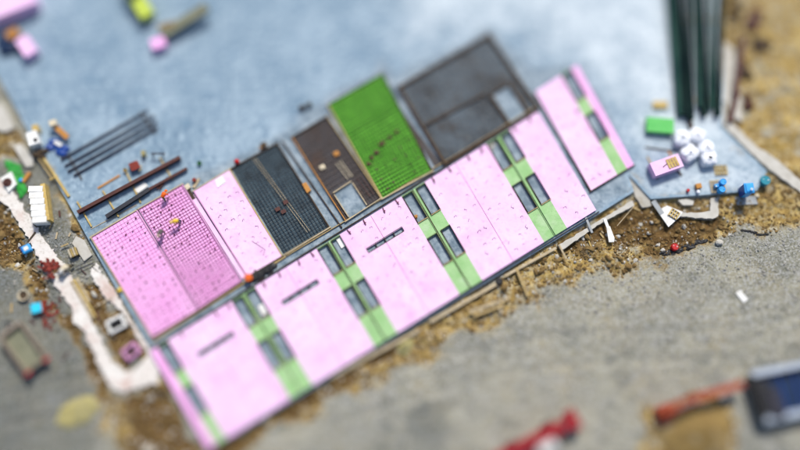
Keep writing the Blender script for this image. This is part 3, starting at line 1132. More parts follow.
P7.cell(mb, 0.01, .99, .005, .62, .004, .05)
P7.cell(mb, 0.01, .69, .62, .995, .004, .05)
P7.cell(mb, 0.90, .99, .62, .995, .004, .05)
mb.build('bed_liner', 'slate_bed_pale', root)
mat_bars(P7, .02, .98, .02, .98, .50, .50, .15, .03, cut7).build('rebar_mat', 'rebar', root)
frame_boards(P7, root, 0.30, .35, 'timber_dark', 'TLRB', {'B': 'timber_dark'})
mb = MB()
P7.bar(mb, (.69, .60), (.90, .60), .12, .004, .3)
P7.bar(mb, (.69, .62), (.69, .98), .30, .004, .3)
P7.bar(mb, (.90, .62), (.90, .98), .30, .004, .3)
P7.bar(mb, (.03, .52), (.66, .56), .20, .20, .1)
mb.build('bay_form', 'timber_dark', root)
# alley between the slate and brown beds
for (a, b_, lab, mt) in (((282, 141), (342, 228), 'timber edge board along the pale alley beside the slate blue bed', 'timber_dark'),):
    mb = MB()
    mb.bar(W(*a, .004), W(*b_, .004), .1, .22)
    tag(mb.build('edge_board', mt, loc=W(*a)), lab, 'board')
mb = MB()
mb.pxprism([(302, 184), (306, 182), (311, 190), (307, 193)], .0, .35)
tag(mb.build('timber_block', 'timber_orange', loc=W(306, 187)), 'orange brown timber block at the edge of the slate blue bed', 'timber block')
# white sheets
for (pp, lab) in (([(335.5, 238.5), (341.5, 235), (347.5, 244), (341.5, 248.5)], 'white sheet leaning in the window opening nearest the slotted pink panel centre'),
                  ([(257.5, 306), (263.5, 303), (268, 312), (263, 316)], 'small white sheet in the window opening left of the first slotted panel'),
                  ([(214.5, 180), (222, 175.5), (226, 182), (217.5, 187.5)], 'thin white sheet lying on the smooth pale pink panel')):
    mb = MB()
    z = .262 if pp[0][0] < 230 else .12
    mb.pxprism(pp, z, z + .03)
    tag(mb.build('white_sheet', 'white_sheet', loc=W(*pp[0], z)), lab, 'sheet', 'white sheets on the panels')
# rubbish in one window opening
for (x, y, lab) in ((415, 218, 'rusty scrap heap in the corner of a window opening beside green strip'), (491, 147, 'pale lump in the corner of the far window opening')):
    mb = MB()
    for k in range(7):
        mb.blob(W(x + random.uniform(-2.5, 2.5), y + random.uniform(-3, 3), .08), random.uniform(.1, .25), random.uniform(.1, .2), .1, 7, 5, .3)
    tag(mb.build('scrap_heap', 'timber_orange' if x < 450 else 'concrete_pale', loc=W(x, y)), lab, 'scrap')
# black hose/tarp crumple on alley
mb = MB()
for k in range(16):
    t = k / 15
    mb.blob(W(252 + 20 * t + random.uniform(-1, 1), 278 - 12 * t + random.uniform(-1.6, 1.6), .14), random.uniform(.35, .6), random.uniform(.25, .4), .16, 9, 6, .25, random.uniform(0, 3))
tag(mb.build('tarp', 'black', loc=W(262, 272)), 'crumpled black tarp lying in the alley beside the orange drum', 'tarp')

mb = MB()
mb.bar(W(150, 349.5, .005), W(538, 109.6, .005), .07, .24)  # dark strip put in for the formwork shadow along the panel edges
tag(mb.build('edge_rail', 'timber_dark', loc=W(345, 230)), 'dark rail added as formwork shadow along the alley side of the front pink row', 'rail')
mb = MB()
mb.bar(W(154, 340.5, .005), W(286, 256.5, .005), .16, .20)
mb.bar(W(287, 256, .005), W(536, 107.4, .005), .07, .20)
tag(mb.build('edge_rail', 'timber', loc=W(345, 224)), 'pale timber edge rail along the alley below the upper panels', 'rail')
# deck front: long dark edge angle and timber rails
mb = MB()
mb.bar(W(236, 432.5, .01), W(599, 211.8, .01), .10, .14)
tag(mb.build('edge_rail', 'black_steel', loc=W(420, 321)), 'long black steel edge rail along the front of the pink panels', 'rail')


# ------------------------------------------------------------------ long things on the deck
def beam_i(mb, p0, p1, w, h, t=0.05):
    """I-section: two flanges and a web"""
    p0, p1 = Vector(p0), Vector(p1)
    mb.bar(p0, p1, w, t)
    mb.bar(p0 + Vector((0, 0, h - t)), p1 + Vector((0, 0, h - t)), w, t)
    mb.bar(p0 + Vector((0, 0, t)), p1 + Vector((0, 0, t)), t, h - 2 * t)


for i, (a, b) in enumerate((((61, 160), (148, 111)), ((65, 166.5), (154, 116)), ((68, 172), (157, 121.5)), ((74, 176), (158, 127.5)))):
    mb = MB()
    beam_i(mb, W(*a, .12), W(*b, .12), .16, .17, .03)
    lab = ['top one of four dark steel beams lying parallel on the blue deck', 'second from top of four dark parallel beams on the blue deck',
           'third from top of four dark parallel beams on the blue deck', 'bottom one of four dark steel beams lying parallel on the blue deck'][i]
    tag(mb.build('steel_beam', 'dark_steel', loc=W(*a)), lab, 'beam', 'dark steel beams lying on the deck')
for k, (a, b) in enumerate((((68, 155), (82, 180)), ((140, 112), (156, 134)))):
    mb = MB()
    mb.bar(W(*a, .003), W(*b, .003), .12, .11)
    tag(mb.build('timber_bearer', 'timber_dark', loc=W(*a)), ('dark timber bearer under the near ends of the four dark beams', 'dark timber bearer under the far ends of the four dark beams')[k], 'timber')
for i, (a, b) in enumerate((((77.5, 202), (92, 227)), ((103, 191), (119, 217)), ((125, 169), (141, 203)), ((160, 158), (173, 180)))):
    mb = MB()
    mb.bar(W(*a, .003), W(*b, .003), .13, .16)
    tag(mb.build('timber_bearer', 'timber_yellow', loc=W(*a)),
        ['yellow timber bearer under the lower end of the long rust red beam', 'yellow timber bearer crossing under rust red and black beams, second from deck edge',
         'yellow timber bearer under the middle of the long rust red beam', 'short yellow timber bearer under the upper end of the rust red beam'][i], 'timber', 'timber bearers under the long beams')
mb = MB()
beam_i(mb, W(79, 213.5, .17), W(181, 158.5, .17), .36, .5, .07)
tag(mb.build('steel_beam', 'rust_steel', loc=W(79, 213)), 'long thick rust red steel beam lying on yellow timbers', 'beam')
mb = MB()
beam_i(mb, W(107, 217.5, .17), W(150, 190, .17), .40, .35, .06)
tag(mb.build('steel_beam', 'black_steel', loc=W(107, 217)), 'short black steel beam just above the deep pink panel', 'beam')
mb = MB()
mb.bar(W(146, 192, .17), W(187.5, 169, .17), .26, .3)
tag(mb.build('steel_beam', 'rust_steel', loc=W(146, 192)), 'thin rusty beam with pointed end beside the black one', 'beam')
mb = MB()
mb.bar(W(160, 190, .03), W(168, 178, .03), .10, .3)
mb.bar(W(157, 189, .03), W(161, 184, .03), .3, .25)
tag(mb.build('bracket', 'rust_steel', loc=W(160, 190)), 'rusty angle bracket lying against the thin rusty beam', 'bracket')
mb = MB()
mb.bar(W(98, 188.5, .003), W(120, 175.5, .003), .18, .12)
tag(mb.build('plank', 'timber_orange', loc=W(98, 188)), 'orange brown plank lying above the long rust red beam', 'plank')
mb = MB()
mb.pxprism([(133, 189), (144, 182), (148, 186), (138, 193)], .003, .12)
tag(mb.build('white_sheet', 'white_sheet', loc=W(140, 187)), 'pale sheet lying under the rust red beam', 'sheet')
mb = MB()
mb.bar(W(91, 229, .003), W(137, 205, .003), .06, .06)
tag(mb.build('rod', 'timber_pale', loc=W(91, 229)), 'thin pale rod lying along the top edge of the gridded panel', 'rod')
# red bundle, can, block things
t = thing('tool_chest', 'rust red tool chest standing above the long rust red beam', 'tool chest', W(135, 166, 0))
mb = MB()
mb.box(W(135, 166.5, .05), .9, .7, .5, R(25))
mb.build('body', 'brick_red', t, bevel=.03)
mb = MB()
mb.box(W(135, 166.5, .551), .94, .74, .06, R(25))
mb.build('lid', 'brick_red', t, bevel=.02)
for k in range(2):
    mb = MB()
    mb.bar(W(139, 168 + 3 * k, .3), W(142, 166 + 3 * k, .35), .1, .1)
    mb.build('handle', 'timber_yellow', t)
t = thing('jerrycan', 'olive yellow jerrycan on the blue deck above the red chest', 'can', W(144, 155, 0))
mb = MB()
mb.box(W(144.5, 155, .003), .42, .62, .55, R(15))
mb.build('body', 'sand_yellow', t, bevel=.06)
mb = MB()
mb.bar(W(144, 154, .58), W(145, 157, .58), .08, .08)
mb.build('handle', 'black', t)
t = thing('bucket', 'small yellow bucket on the deck beside the red tool chest', 'bucket', W(126, 171, 0))
mb = MB()
mb.lathe(W(126, 171, .003), [(.15, 0), (.2, .36), (.17, .36), (.14, .1)], 16)
mb.build('body', 'timber_yellow', t, smooth=False)
t = thing('bucket', 'small green bucket alone on the deck right of the thin rusty beam', 'bucket', W(200, 164, 0))
mb = MB()
mb.lathe(W(200, 164, .003), [(.17, 0), (.22, .36), (.19, .36), (.15, .1)], 16)
mb.build('body', 'green_cloth', t)
t = thing('trestle', 'blue grey folding trestle on the deck above the beams', 'trestle', W(160, 155, 0))
for dx in (-.5, .5):
    for dy in (-.3, .3):
        mb = MB()
        mb.bar(W(160, 156, 0) + Vector((dx - .15, dy, 0)), W(160, 156, 0) + Vector((dx, 0, .7)), .07, .07)
        mb.build('leg', 'dark_steel', t)
mb = MB()
mb.bar(W(160, 156, 0) + Vector((-.7, 0, .7)), W(160, 156, 0) + Vector((.7, 0, .7)), .12, .1)
mb.build('top_bar', 'dark_steel', t)
# blocks between panel heads
for (pp, z, mt, lab) in (([(184, 186), (188, 183), (190.5, 187), (187, 190)], .4, 'cream', 'cream box at the gap between the two pink panel heads'),
                         ([(192, 187), (198, 178), (200, 179), (195, 188)], .18, 'timber_pale', 'pale timber offcut leaning beside the smooth pink panel corner')):
    mb = MB()
    mb.pxprism(pp, .003, z)
    tag(mb.build('box' if mt == 'cream' else 'timber_offcut', mt, loc=W(*pp[0])), lab, 'box' if mt == 'cream' else 'timber')
mb = MB()
mb.lathe(W(195, 181, .003), [(.2, 0), (.22, .4), (.1, .45)], 12)
tag(mb.build('red_can', 'brick_red', loc=W(195, 181)), 'small dark red can beside the pale timber offcut', 'can')
mb = MB()
mb.lathe(W(237.5, 163, .003), [(.22, 0), (.26, .3), (.27, .5), (.16, .62), (.07, .68)], 16)
tag(mb.build('gas_can', 'red', loc=W(237, 163), smooth=True), 'bright red can at the top edge of the slate blue bed', 'can')
for (x, y, lab) in ((264, 146, 'dark crate at the top edge of the slate blue bed'),):
    t = thing('crate', lab, 'crate', W(x, y, 0))
    mb = MB()
    mb.box(W(x, y, .003), .6, .5, .4, R(30))
    mb.build('body', 'timber_dark', t, bevel=.02)
    mb = MB()
    mb.box(W(x - 2, y + 2, .003), .35, .3, .3, R(30))
    mb.build('lid', 'timber_orange', t)
t = thing('junk_pile', 'two brown equipment lumps on the deck above the brown bed', 'equipment', W(305, 107, 0))
for k, (x, y) in enumerate(((302, 108), (309, 105))):
    mb = MB()
    mb.blob(W(x, y, .25), .34, .3, .3, 9, 6, .2)
    mb.box(W(x + 1, y - 1, .3), .25, .25, .3, .4)
    mb.build('lump', 'timber_dark' if k == 0 else 'grey_cloth', t)


# drums
def drum(px, z, r, h, mt, label, name='drum', cat='drum', bands=None, group=None, lidmt=None):
    p = W(px[0], px[1], z + h)
    p.z = z
    t = thing(name, label, cat, p, group)
    mb = MB()
    mb.lathe(p, [(r * .95, 0), (r, .04), (r, h * .3), (r * 1.05, h * .33), (r, h * .36), (r, h * .62), (r * 1.05, h * .65), (r, h * .68), (r, h - .03), (r * .93, h), (r * .9, h - .03)], 20)
    mb.build('body', mt, t)
    for bx, by, br in ((.5, 0, .06), (-.5, .1, .04)):
        mb = MB()
        mb.lathe(p + Vector((r * bx, by, h - .029)), [(br, 0), (br, .05)], 10)
        mb.build('bung', lidmt or mt, t)
    return t


drum((248, 277), 0, .36, .85, 'orange', 'bright orange drum at the corner of the deep pink gridded panel', lidmt='red')
drum((675.5, 246.5), gz(*W(675, 248, GZ).xy), .34, .8, 'red', 'red drum standing in the dark dirt near the gravel edge', lidmt='white_sheet')
drum((766, 180), gz(*W(766, 181, GZ).xy), .50, .9, 'teal_plastic', 'dark teal round drum just beyond the deck corner', lidmt='white_sheet')
drum((499.5, 281), gz(*W(499, 283, GZ).xy), .34, .5, 'black', 'small black drum on the dirt below a green strip')
drum((119.5, 289.5), 0, .22, .35, 'yellow', 'small yellow pail at the deck edge beside the gridded pink panel', 'pail', 'pail')
drum((362, 353), gz(*W(362, 355, GZ).xy), .36, .6, 'brick_red', 'blurred dark red drum below the front edge rail')
drum((378, 347), gz(*W(378, 348, GZ).xy), .34, .5, 'black', 'blurred black drum below the front edge rail beside a dark red one')
drum((688.5, 190), 0, .16, .35, 'red', 'tiny red can on the deck beside a brown box', 'can', 'can')


# ------------------------------------------------------------------ pallets
def pallet_parts(root, c, L=1.2, Wd=1.0, rz=0.0, z=0.0, n=6, mt='timber_yellow'):
    rm = Matrix.Rotation(rz, 3, 'Z')
    c = Vector(c)
    c.z = z
    for k in range(n):
        x = -L / 2 + .06 + (L - .12) * k / (n - 1)
        mb = MB()
        a, b = c + rm @ Vector((x, -Wd / 2, .11)), c + rm @ Vector((x, Wd / 2, .11))
        mb.bar(a, b, L / n * .55, .03)
        mb.build('deck_slat', mt, root)
    for y in (-.44, 0, .44):
        mb = MB()
        a, b = c + rm @ Vector((-L / 2, y * Wd, .003)), c + rm @ Vector((L / 2, y * Wd, .003))
        mb.bar(a, b, .1, .105)
        mb.build('bearer', 'timber_dark' if mt != 'timber_pale' else 'timber', root)


t = thing('pallet', 'empty brown timber pallet on the deck above the blue drums', 'pallet', W(720.5, 170.5, 0), 'pallets on the right deck')
pallet_parts(t, W(720.5, 170.5), 1.25, 1.05, R(2), n=5)
t = thing('pallet', 'pale pallet carrying two bright blue drums', 'pallet', W(718, 187, 0), 'pallets on the right deck')
pallet_parts(t, W(717.5, 186.5), 1.5, 1.3, R(5), n=7, mt='timber_pale')
drum((723.5, 181.5), .145, .33, .75, 'blue_plastic', 'upper one of two bright blue drums on the pale pallet')
drum((722.5, 189), .145, .33, .75, 'blue_plastic', 'lower one of two bright blue drums on the pale pallet')
t = thing('water_jug', 'small blue jug between the two drums and the pale pallet edge', 'jug', W(716, 187, .145))
mb = MB()
mb.box(W(716, 186.5, .145), .5, .35, .4, .2)
mb.build('body', 'blue_plastic', t, bevel=.05)
mb = MB()
mb.lathe(W(716, 186.5, .545), [(.07, 0), (.06, .1)], 10)
mb.build('cap', 'white_sheet', t)
t = thing('pallet', 'small yellow pallet lying on the white board below the deck', 'pallet', W(674, 213.5, -.05), 'pallets on the right deck')
mb = MB()
mb.pxprism([(657.5, 211), (667, 205.5), (683, 212), (679.5, 217), (668.5, 227)], -.20, -.08)
bz = tag(mb.build('white_board', 'white_sheet', loc=W(668, 215, -.2)), 'white board lying over the dirt and carrying a small yellow pallet', 'board')
pallet_parts(t, W(674, 214, 0), .95, .85, R(-35), z=-.075, n=4)
# brown box with white bag
t = thing('box', 'brown cardboard box with white bag beside the tiny red can', 'box', W(697, 188, 0))
mb = MB()
mb.box(W(697.5, 187, .003), .55, .5, .45, .2)
mb.build('body', 'timber_orange', t, bevel=.02)
mb = MB()
mb.blob(W(698, 192, .2), .2, .24, .2, 10, 7, .12)
mb.build('bag', 'white_bag', t, smooth=True)
# blue cabinet at the deck corner
pc = W(749, 191, 0)
mb = MB()
mb.pxprism([(735, 197), (755, 196), (758, 204), (737, 205)], -.9, -.25)
tag(mb.build('concrete_block', 'concrete_grey', loc=W(745, 200, -.9)), 'grey concrete pad below the deck under the blue portable toilet', 'concrete block')
t = thing('portable_toilet', 'bright blue portable toilet at the deck corner', 'portable toilet', W(749, 193, 0))
p0 = W(748.5, 188.5, 1.5)
p0.z = .003
mb = MB()
mb.box(p0, .85, .95, 1.55, R(3))
mb.build('cabin', 'blue_dark', t, bevel=.03)
mb = MB()
mb.box(p0 + Vector((0, 0, 1.555)), .95, 1.05, .14, R(3))
mb.box(p0 + Vector((0, 0, 1.69)), .7, .8, .12, R(3))
mb.build('roof', 'blue_plastic', t, bevel=.04)
mb = MB()
mb.lathe(p0 + Vector((.12, -.2, 1.8)), [(.09, 0), (.09, .18), (.11, .2)], 12)
mb.build('vent_pipe', 'white_sheet', t)
mb = MB()
mb.box(p0 + Vector((0, -.49, .12)), .62, .03, 1.3, R(3))
mb.build('door', 'blue_plastic', t)
mb = MB()
mb.lathe(G(756, 196.5), [(.2, 0), (.24, .25), (.1, .38)], 12)
tag(mb.build('bucket', 'cream', loc=G(756, 196.5)), 'small cream tub on the dirt beside the blue portable toilet', 'tub')
# bulk bags
bags = [(683.5, 137.5, 'bulk bag at the back of the white group, nearest the green block'), (697.5, 134.5, 'back bulk bag of the white group nearest the dark joists'),
        (706.5, 147, 'middle bulk bag of the white group, beside the open deck'), (690.5, 152, 'front bulk bag of the white group nearest the pink stack'), (709.5, 157.5, 'front bulk bag of the white group with wide dark mouth, nearest the brown pallet')]
for i, (x, y, lab) in enumerate(bags):
    p = W(x, y, .9)
    p.z = 0
    t = thing('bulk_bag', lab, 'bulk bag', p, 'white bulk bags on the deck')
    s = 1.22 + .14 * random.random()
    a = random.uniform(-.6, .6)
    mb = MB()
    n = 28
    prof = [(.44, .003), (.56, .10), (.61, .30), (.62, .50), (.60, .70), (.55, .84), (.44, .93), (.30, .97), (.18, 1.01), (.14, 1.06), (.09, 1.05)]
    nz = VNoise(40 + i)
    tx, ty = random.uniform(-.12, .12), random.uniform(-.12, .12)
    vs, fs = [], []
    for r, z in prof:
        for k in range(n):
            th = 2 * math.pi * k / n
            sq = 1 / max(abs(math.cos(th)), abs(math.sin(th)))
            w_ = float(fbm(nz, np.array([math.cos(th) * 1.6 + 7]), np.array([math.sin(th) * 1.6 + z * 3 + 3]), 3, .6)[0]) - .5
            rr = r * s * (1 + .5 * (min(sq, 1.3) - 1) * min(1, r * 2)) * (1 + .42 * w_)
            vs.append(p + Vector((rr * math.cos(th + a) + tx * z, rr * math.sin(th + a) + ty * z, z * (1 + .25 * w_) if z > .1 else z)))
    for j in range(len(prof) - 1):
        for k in range(n):
            fs.append((j * n + k, j * n + (k + 1) % n, (j + 1) * n + (k + 1) % n, (j + 1) * n + k))
    fs.append(tuple(range(n - 1, -1, -1)))
    fs.append(tuple((len(prof) - 1) * n + k for k in range(n)))
    mb.add(vs, fs)
    mb.build('sack', 'white_bag', t, smooth=True)
    mb = MB()
    mr = (.13, .10, .12, .11, .20)[i]
    mb.blob(p + Vector((tx, ty, 1.03)), mr, mr * .8, .10, 10, 6, .2)
    mb.build('mouth', ('concrete_grey', 'blue_dark', 'concrete_grey', 'blue_dark', 'black')[i], t)
    for k in range(4):
        th = a + math.pi / 4 + k * math.pi / 2
        mb = MB()
        q0 = p + Vector((.52 * math.cos(th), .52 * math.sin(th), .86))
        q1 = q0 + Vector((.16 * math.cos(th + .8), .16 * math.sin(th + .8), .2))
        mb.bar(q0, q1, .06, .02)
        mb.build('lifting_strap', 'white_bag', t)


# foam stacks
def foam_stack(c, L, Wd, H, rz, mt, label, name='foam_stack', layers=5, cat='foam stack', group=None):
    p = Vector(c)
    t = thing(name, label, cat, p, group)
    for k in range(layers):
        mb = MB()
        j = random.uniform(-.015, .015)
        mb.box(p + Vector((j, j, .10 + k * H / layers)), L + j, Wd - j, H / layers - .008, rz)
        mb.build('foam_sheet', mt, t)
    for dx in (-.35, .35):
        mb = MB()
        d = Matrix.Rotation(rz, 3, 'Z')
        mb.bar(p + d @ Vector((dx * L, -Wd * .62, .003)), p + d @ Vector((dx * L, Wd * .62, .003)), .1, .095)
        mb.build('bearer', 'timber_dark', t)
    return t


p = W(666.5, 165, 1.0)
p.z = 0
foam_stack(p, 3.1, 1.45, 1.0, R(20), 'pink_foam', 'stack of pink foam sheets on bearers with a plywood piece on top', layers=6)
mb = MB()
c = W(672.5, 162.5, 1.12)
for k in range(4):
    d = Matrix.Rotation(R(20), 3, 'Z')
    mb.bar(c + d @ Vector((-.45 + .3 * k, -.5, 0)), c + d @ Vector((-.45 + .3 * k, .5, 0)), .22, .05)
mb.bar(c + Matrix.Rotation(R(20), 3, 'Z') @ Vector((-.55, 0, -.005)), c + Matrix.Rotation(R(20), 3, 'Z') @ Vector((.55, 0, -.005)), .15, .045)
tag(mb.build('slatted_tray', 'timber_yellow', loc=c), 'yellow slatted timber tray lying on the pink foam stack', 'tray')
mb = MB()
c = W(663, 167, 1.112)
mb.bar(c, c + Vector((.5, .4, 0)), .07, .04)
tag(mb.build('timber_offcut', 'timber_dark', loc=c), 'short dark stick lying on the pink foam stack', 'stick')
p = W(660, 125.5, .55)
p.z = 0
foam_stack(p, 2.75, 1.55, .6, R(-5), 'green_block', 'low stack of bright green foam sheets near the white bulk bags', layers=4)
t = thing('timber_pack', 'small tan timber pack behind the bright green foam stack', 'timber pack', W(660, 104, 0))
for k in range(5):
    mb = MB()
    c = W(660, 104.5, .05 + .12 * (k // 3)) + Vector((0, -.3 + .25 * (k % 3), 0))
    mb.bar(c - Vector((.75, 0, 0)), c + Vector((.75, 0, 0)), .23, .11)
    mb.build('plank', 'timber_yellow', t)
for (a, b, w, mt, lab) in (((645, 147.5), (678, 152), .12, 'timber_dark', 'long thin grey timber lying above the pink foam stack'),
                           ((668, 151), (672, 157), .16, 'timber_orange', 'short orange timber touching the top of the pink foam stack'),
                           ((647, 157), (651, 164), .14, 'timber', 'short timber behind the left end of the pink foam stack'),
                           ((678, 171), (681.5, 176), .18, 'timber_dark', 'dark brown stub below the pink foam stack corner')):
    mb = MB()
    mb.bar(W(*a, .003), W(*b, .003), w, .1)
    tag(mb.build('timber_offcut', mt, loc=W(*a)), lab, 'timber', 'loose timbers round the pink foam stack')


# steel joists at the top right: open-web trusses laid side by side
def joist(a, b, label, w=.5, h=.6, jm='joist_steel'):
    p0, p1 = W(*a, .12), W(*b, .12)
    t = thing('steel_joist', label, 'steel joist', p0, 'dark steel joists stacked beyond the bulk bags')
    d = (p1 - p0)
    L = d.length
    d = d.normalized()
    up = Vector((0, 0, 1))
    side = d.cross(up).normalized()
    for z, nm in ((0, 'bottom_chord'), (h - .09, 'top_chord')):
        mb = MB()
        for s in (-1, 1):
            mb.bar(p0 + side * s * w * .26 + up * z, p1 + side * s * w * .26 + up * z, w * .44, .09)
        mb.build(nm, jm, t)
    mb = MB()
    n = int(L / .9)
    for k in range(n):
        q0, q1 = p0 + d * (L * k / n), p0 + d * (L * (k + 1) / n)
        z0, z1 = (.09, h - .12) if k % 2 == 0 else (h - .12, .09)
        mb.bar(q0 + up * z0, q1 + up * z1, .08, .06)
    mb.build('web', jm, t)
    return t


JL = ['outermost dark joist of the stack, nearest the green foam stack', 'second dark joist from the blue deck side', 'third dark joist from the blue deck side, reaching furthest towards the bags',
      'pale-gapped dark joist in the middle of the stack', 'dark joist right of the stack middle', 'second dark joist from the dirt slope side', 'outermost dark joist of the stack, nearest the dirt slope']
for i, (a, b) in enumerate((((679.5, 116), (660, -90)), ((683.5, 117), (670, -90)), ((689.5, 121), (682, -90)), ((698, 108), (690, -90)), ((703, 117), (699, -90)), ((710, 110), (711, -90)), ((716, 117), (724, -90)))):
    joist(a, b, JL[i], .62 if i not in (3, 5) else .4, .55, 'joist_green' if i in (0, 3, 5) else 'joist_steel')
for y in (100, 20):
    mb = MB()
    mb.bar(W(674, y, .003), W(721, y, .003), .14, .115)
    tag(mb.build('timber_bearer', 'timber', loc=W(674, y)), 'timber bearer under the near end of the dark joists' if y == 100 else 'timber bearer under the far part of the dark joists', 'timber')
mb = MB()
mb.box(W(690, 126, .003), .35, .9, .4, .1)
tag(mb.build('timber_block', 'timber_dark', loc=W(690, 126)), 'brown post stub between the dark joists and the white bags', 'timber block')
# red-brown steel columns on the footing
for (a, b, lab) in (((727, 124), (735, 94), 'leaning rust brown steel post on the footing beside the dirt slope'), ((733, 96), (741, 40), 'long blurred rust brown post behind the leaning one')):
    mb = MB()
    beam_i(mb, G(*a) + Vector((0, 0, .35)), G(*b) + Vector((0, 0, .5)), .5, .4, .1)
    tag(mb.build('steel_post', 'rust_steel', loc=G(*a)), lab, 'post')


for i, (x, y, r_) in enumerate(((742, 70, .8), (752, 20, 1.0), (737, 8, .7), (748, 104, .5), (762, 48, .9))):
    mb = MB()
    for k in range(6):
        mb.blob(G(x + random.uniform(-5, 5), y + random.uniform(-7, 7)) + Vector((0, 0, .15)), r_ * random.uniform(.5, 1), r_ * random.uniform(.4, .8), .3, 9, 6, .3, random.uniform(0, 3))
    tag(mb.build('scrap_heap', ('timber_dark', 'rust_steel')[i % 2], loc=G(x, y)), ('dark scrap heap beside the middle of the rust brown posts', 'rusty scrap heap nearest the top edge on the dirt slope', 'dark scrap heap between the joists and the top of the dirt slope',
        'small rusty heap on the slope beside the leaning post foot', 'dark scrap heap standing alone out on the dirt slope')[i], 'scrap', 'scrap heaps on the dirt slope')


# ------------------------------------------------------------------ small machines and piles, top left
t = thing('scissor_lift', 'blurred lime yellow lift machine at the top of the deck', 'lift', W(142, 8, 0))
d = Matrix.Rotation(R(-62), 3, 'Z')
c = W(140, 4, 0)
mb = MB()
mb.box(c + Vector((0, 0, .45)), 5.0, 1.6, .9, R(-58))
mb.build('chassis', 'lime_paint', t, bevel=.08)
mb = MB()
mb.box(c + Vector((-.4, .6, 1.35)), 1.3, 1.1, .7, R(-58))
mb.build('cab', 'grey_metal', t, bevel=.08)
for sx in (-1.2, 1.2):
    for sy in (-.75, .75):
        q = c + d @ Vector((sx, sy, 0))
        ax = d @ Vector((0, .16, 0))
        mb = MB()
        mb.cyl(q - ax + Vector((0, 0, .45)), q + ax + Vector((0, 0, .45)), .45, n=18)
        mb.build('wheel', 'rubber', t)
mb = MB()
mb.bar(W(164, 36, .5), W(208, 8, 1.1), 1.05, .5)
mb.build('boom', 'bed_grey_green', t)
mb = MB()
mb.bar(W(160, 30, .5), W(176, 26, .6), .7, .6)
mb.build('boom_joint', 'sand_ochre', t)
for (x, y, L, Wd, H, a, lab) in ((6, 4, 6.0, 2.4, 1.5, 25, 'big blurred pink foam stack in the top corner of the deck'),
                                 (158, 43, 1.5, 1.2, .8, 20, 'small pink foam stack beside the lime yellow lift'),
                                 (26, 46, 1.4, 2.3, 1.0, 35, 'pale pink foam stack below the big one in the top corner')):
    p = W(x, y, H)
    p.z = 0
    foam_stack(p, L, Wd, H, R(a), 'pink_foam' if x != 158 else 'pink_foam_deep', lab, layers=4, group='pink foam stacks at the back of the deck')
mb = MB()
mb.box(W(15, 36, .003), 1.3, .9, .7, R(35))
tag(mb.build('crate', 'timber_orange', loc=W(15, 36)), 'orange brown crate beside the pale pink foam stack', 'crate')
mb = MB()
for k in range(8):
    mb.blob(W(4 + 9 * random.random(), 50 + 14 * random.random() - 10, .2), .9, .7, .3, 9, 6, .25)
tag(mb.build('tarp', 'window_blue', loc=W(6, 50)), 'dark blue tarp beside the pale pink foam stack', 'tarp')

# corner clutter around (40..70,120..150)
t = thing('generator', 'white generator with yellow top and dark vent at the deck corner', 'generator', W(36, 139, 0))
mb = MB()
mb.box(W(36, 141, .1), 1.1, 1.5, .9, R(20))
mb.build('housing', 'white_sheet', t, bevel=.05)
mb = MB()
mb.box(W(38, 131, .1), .6, .8, .8, R(20))
mb.build('fuel_tank', 'timber_yellow', t, bevel=.05)
mb = MB()
mb.lathe(W(35.5, 140, 1.0), [(.2, 0), (.2, .06)], 14)
mb.build('exhaust', 'black', t)
t = thing('workbench', 'orange brown workbench with cream box on the blue deck near the generator', 'workbench', W(60, 130, 0))
mb = MB()
mb.bar(W(55, 126, .55), W(68, 138, .55), .55, .1)
mb.build('bench_top', 'timber_orange', t)
for x, y in ((56, 127), (58, 127.5), (66, 136), (67, 138)):
    mb = MB()
    mb.bar(W(x, y, 0), W(x, y, .55), .09, .09)
    mb.build('leg', 'timber_dark', t)
mb = MB()
mb.box(W(54, 124, .66), .7, .6, .4, R(20))
tag(mb.build('box', 'cream', loc=W(54, 124)), 'cream box standing on the orange brown workbench end', 'box')
t = thing('tool_box', 'dark blue folded tarp with white sheet near the workbench', 'tarp', W(58, 144, 0))
mb = MB()
for k in range(7):
    mb.blob(W(50 + 15 * k / 6, 147 - 6 * math.sin(k), .14), .5, .35, .16, 9, 6, .25)
mb.build('folds', 'blue_dark', t)
mb = MB()
mb.box(W(58, 143.5, .3), .9, .35, .05, R(-30))
mb.build('sheet', 'white_sheet', t)
rm = {}
mb = MB()
for k in range(12):
    mb.blob(W(34 + 12 * random.random(), 150 + 8 * random.random(), .15), .28, .22, .2, 8, 5, .3)
tag(mb.build('scrap_heap', 'timber_dark', loc=W(40, 154)), 'dark scrap heap below the white generator', 'scrap')
for (a, b, w, h, mt, lab) in (((43, 157), (69.5, 197), .24, .2, 'timber_yellow', 'long yellow timber lying along the deck edge'),
                              ((50, 180), (58, 176), .14, .12, 'timber_yellow', 'short yellow timber touching the long one at the deck edge'),
                              ((34, 152), (52, 178), .12, .14, 'timber', 'thin brown timber along the very deck edge')):
    mb = MB()
    mb.bar(W(*a, .003), W(*b, .003), w, h)
    tag(mb.build('timber', mt, loc=W(*a)), lab, 'timber')
mb = MB()
mb.pxprism([(13, 146), (21, 143), (33, 158), (33, 166), (26, 167)], -.7, -.1)
tag(mb.build('concrete_block', 'concrete_pale', loc=W(22, 155)), 'pale concrete block beside the deck corner clutter', 'concrete block')
mb = MB()
mb.pxprism([(-14, 100), (2, 104), (10, 118), (14, 128), (4, 132), (-14, 126)], -.9, -.15)
tag(mb.build('concrete_block', 'concrete_pale', loc=W(2, 118)), 'blurred pale concrete block at the far edge of the dirt', 'concrete block')

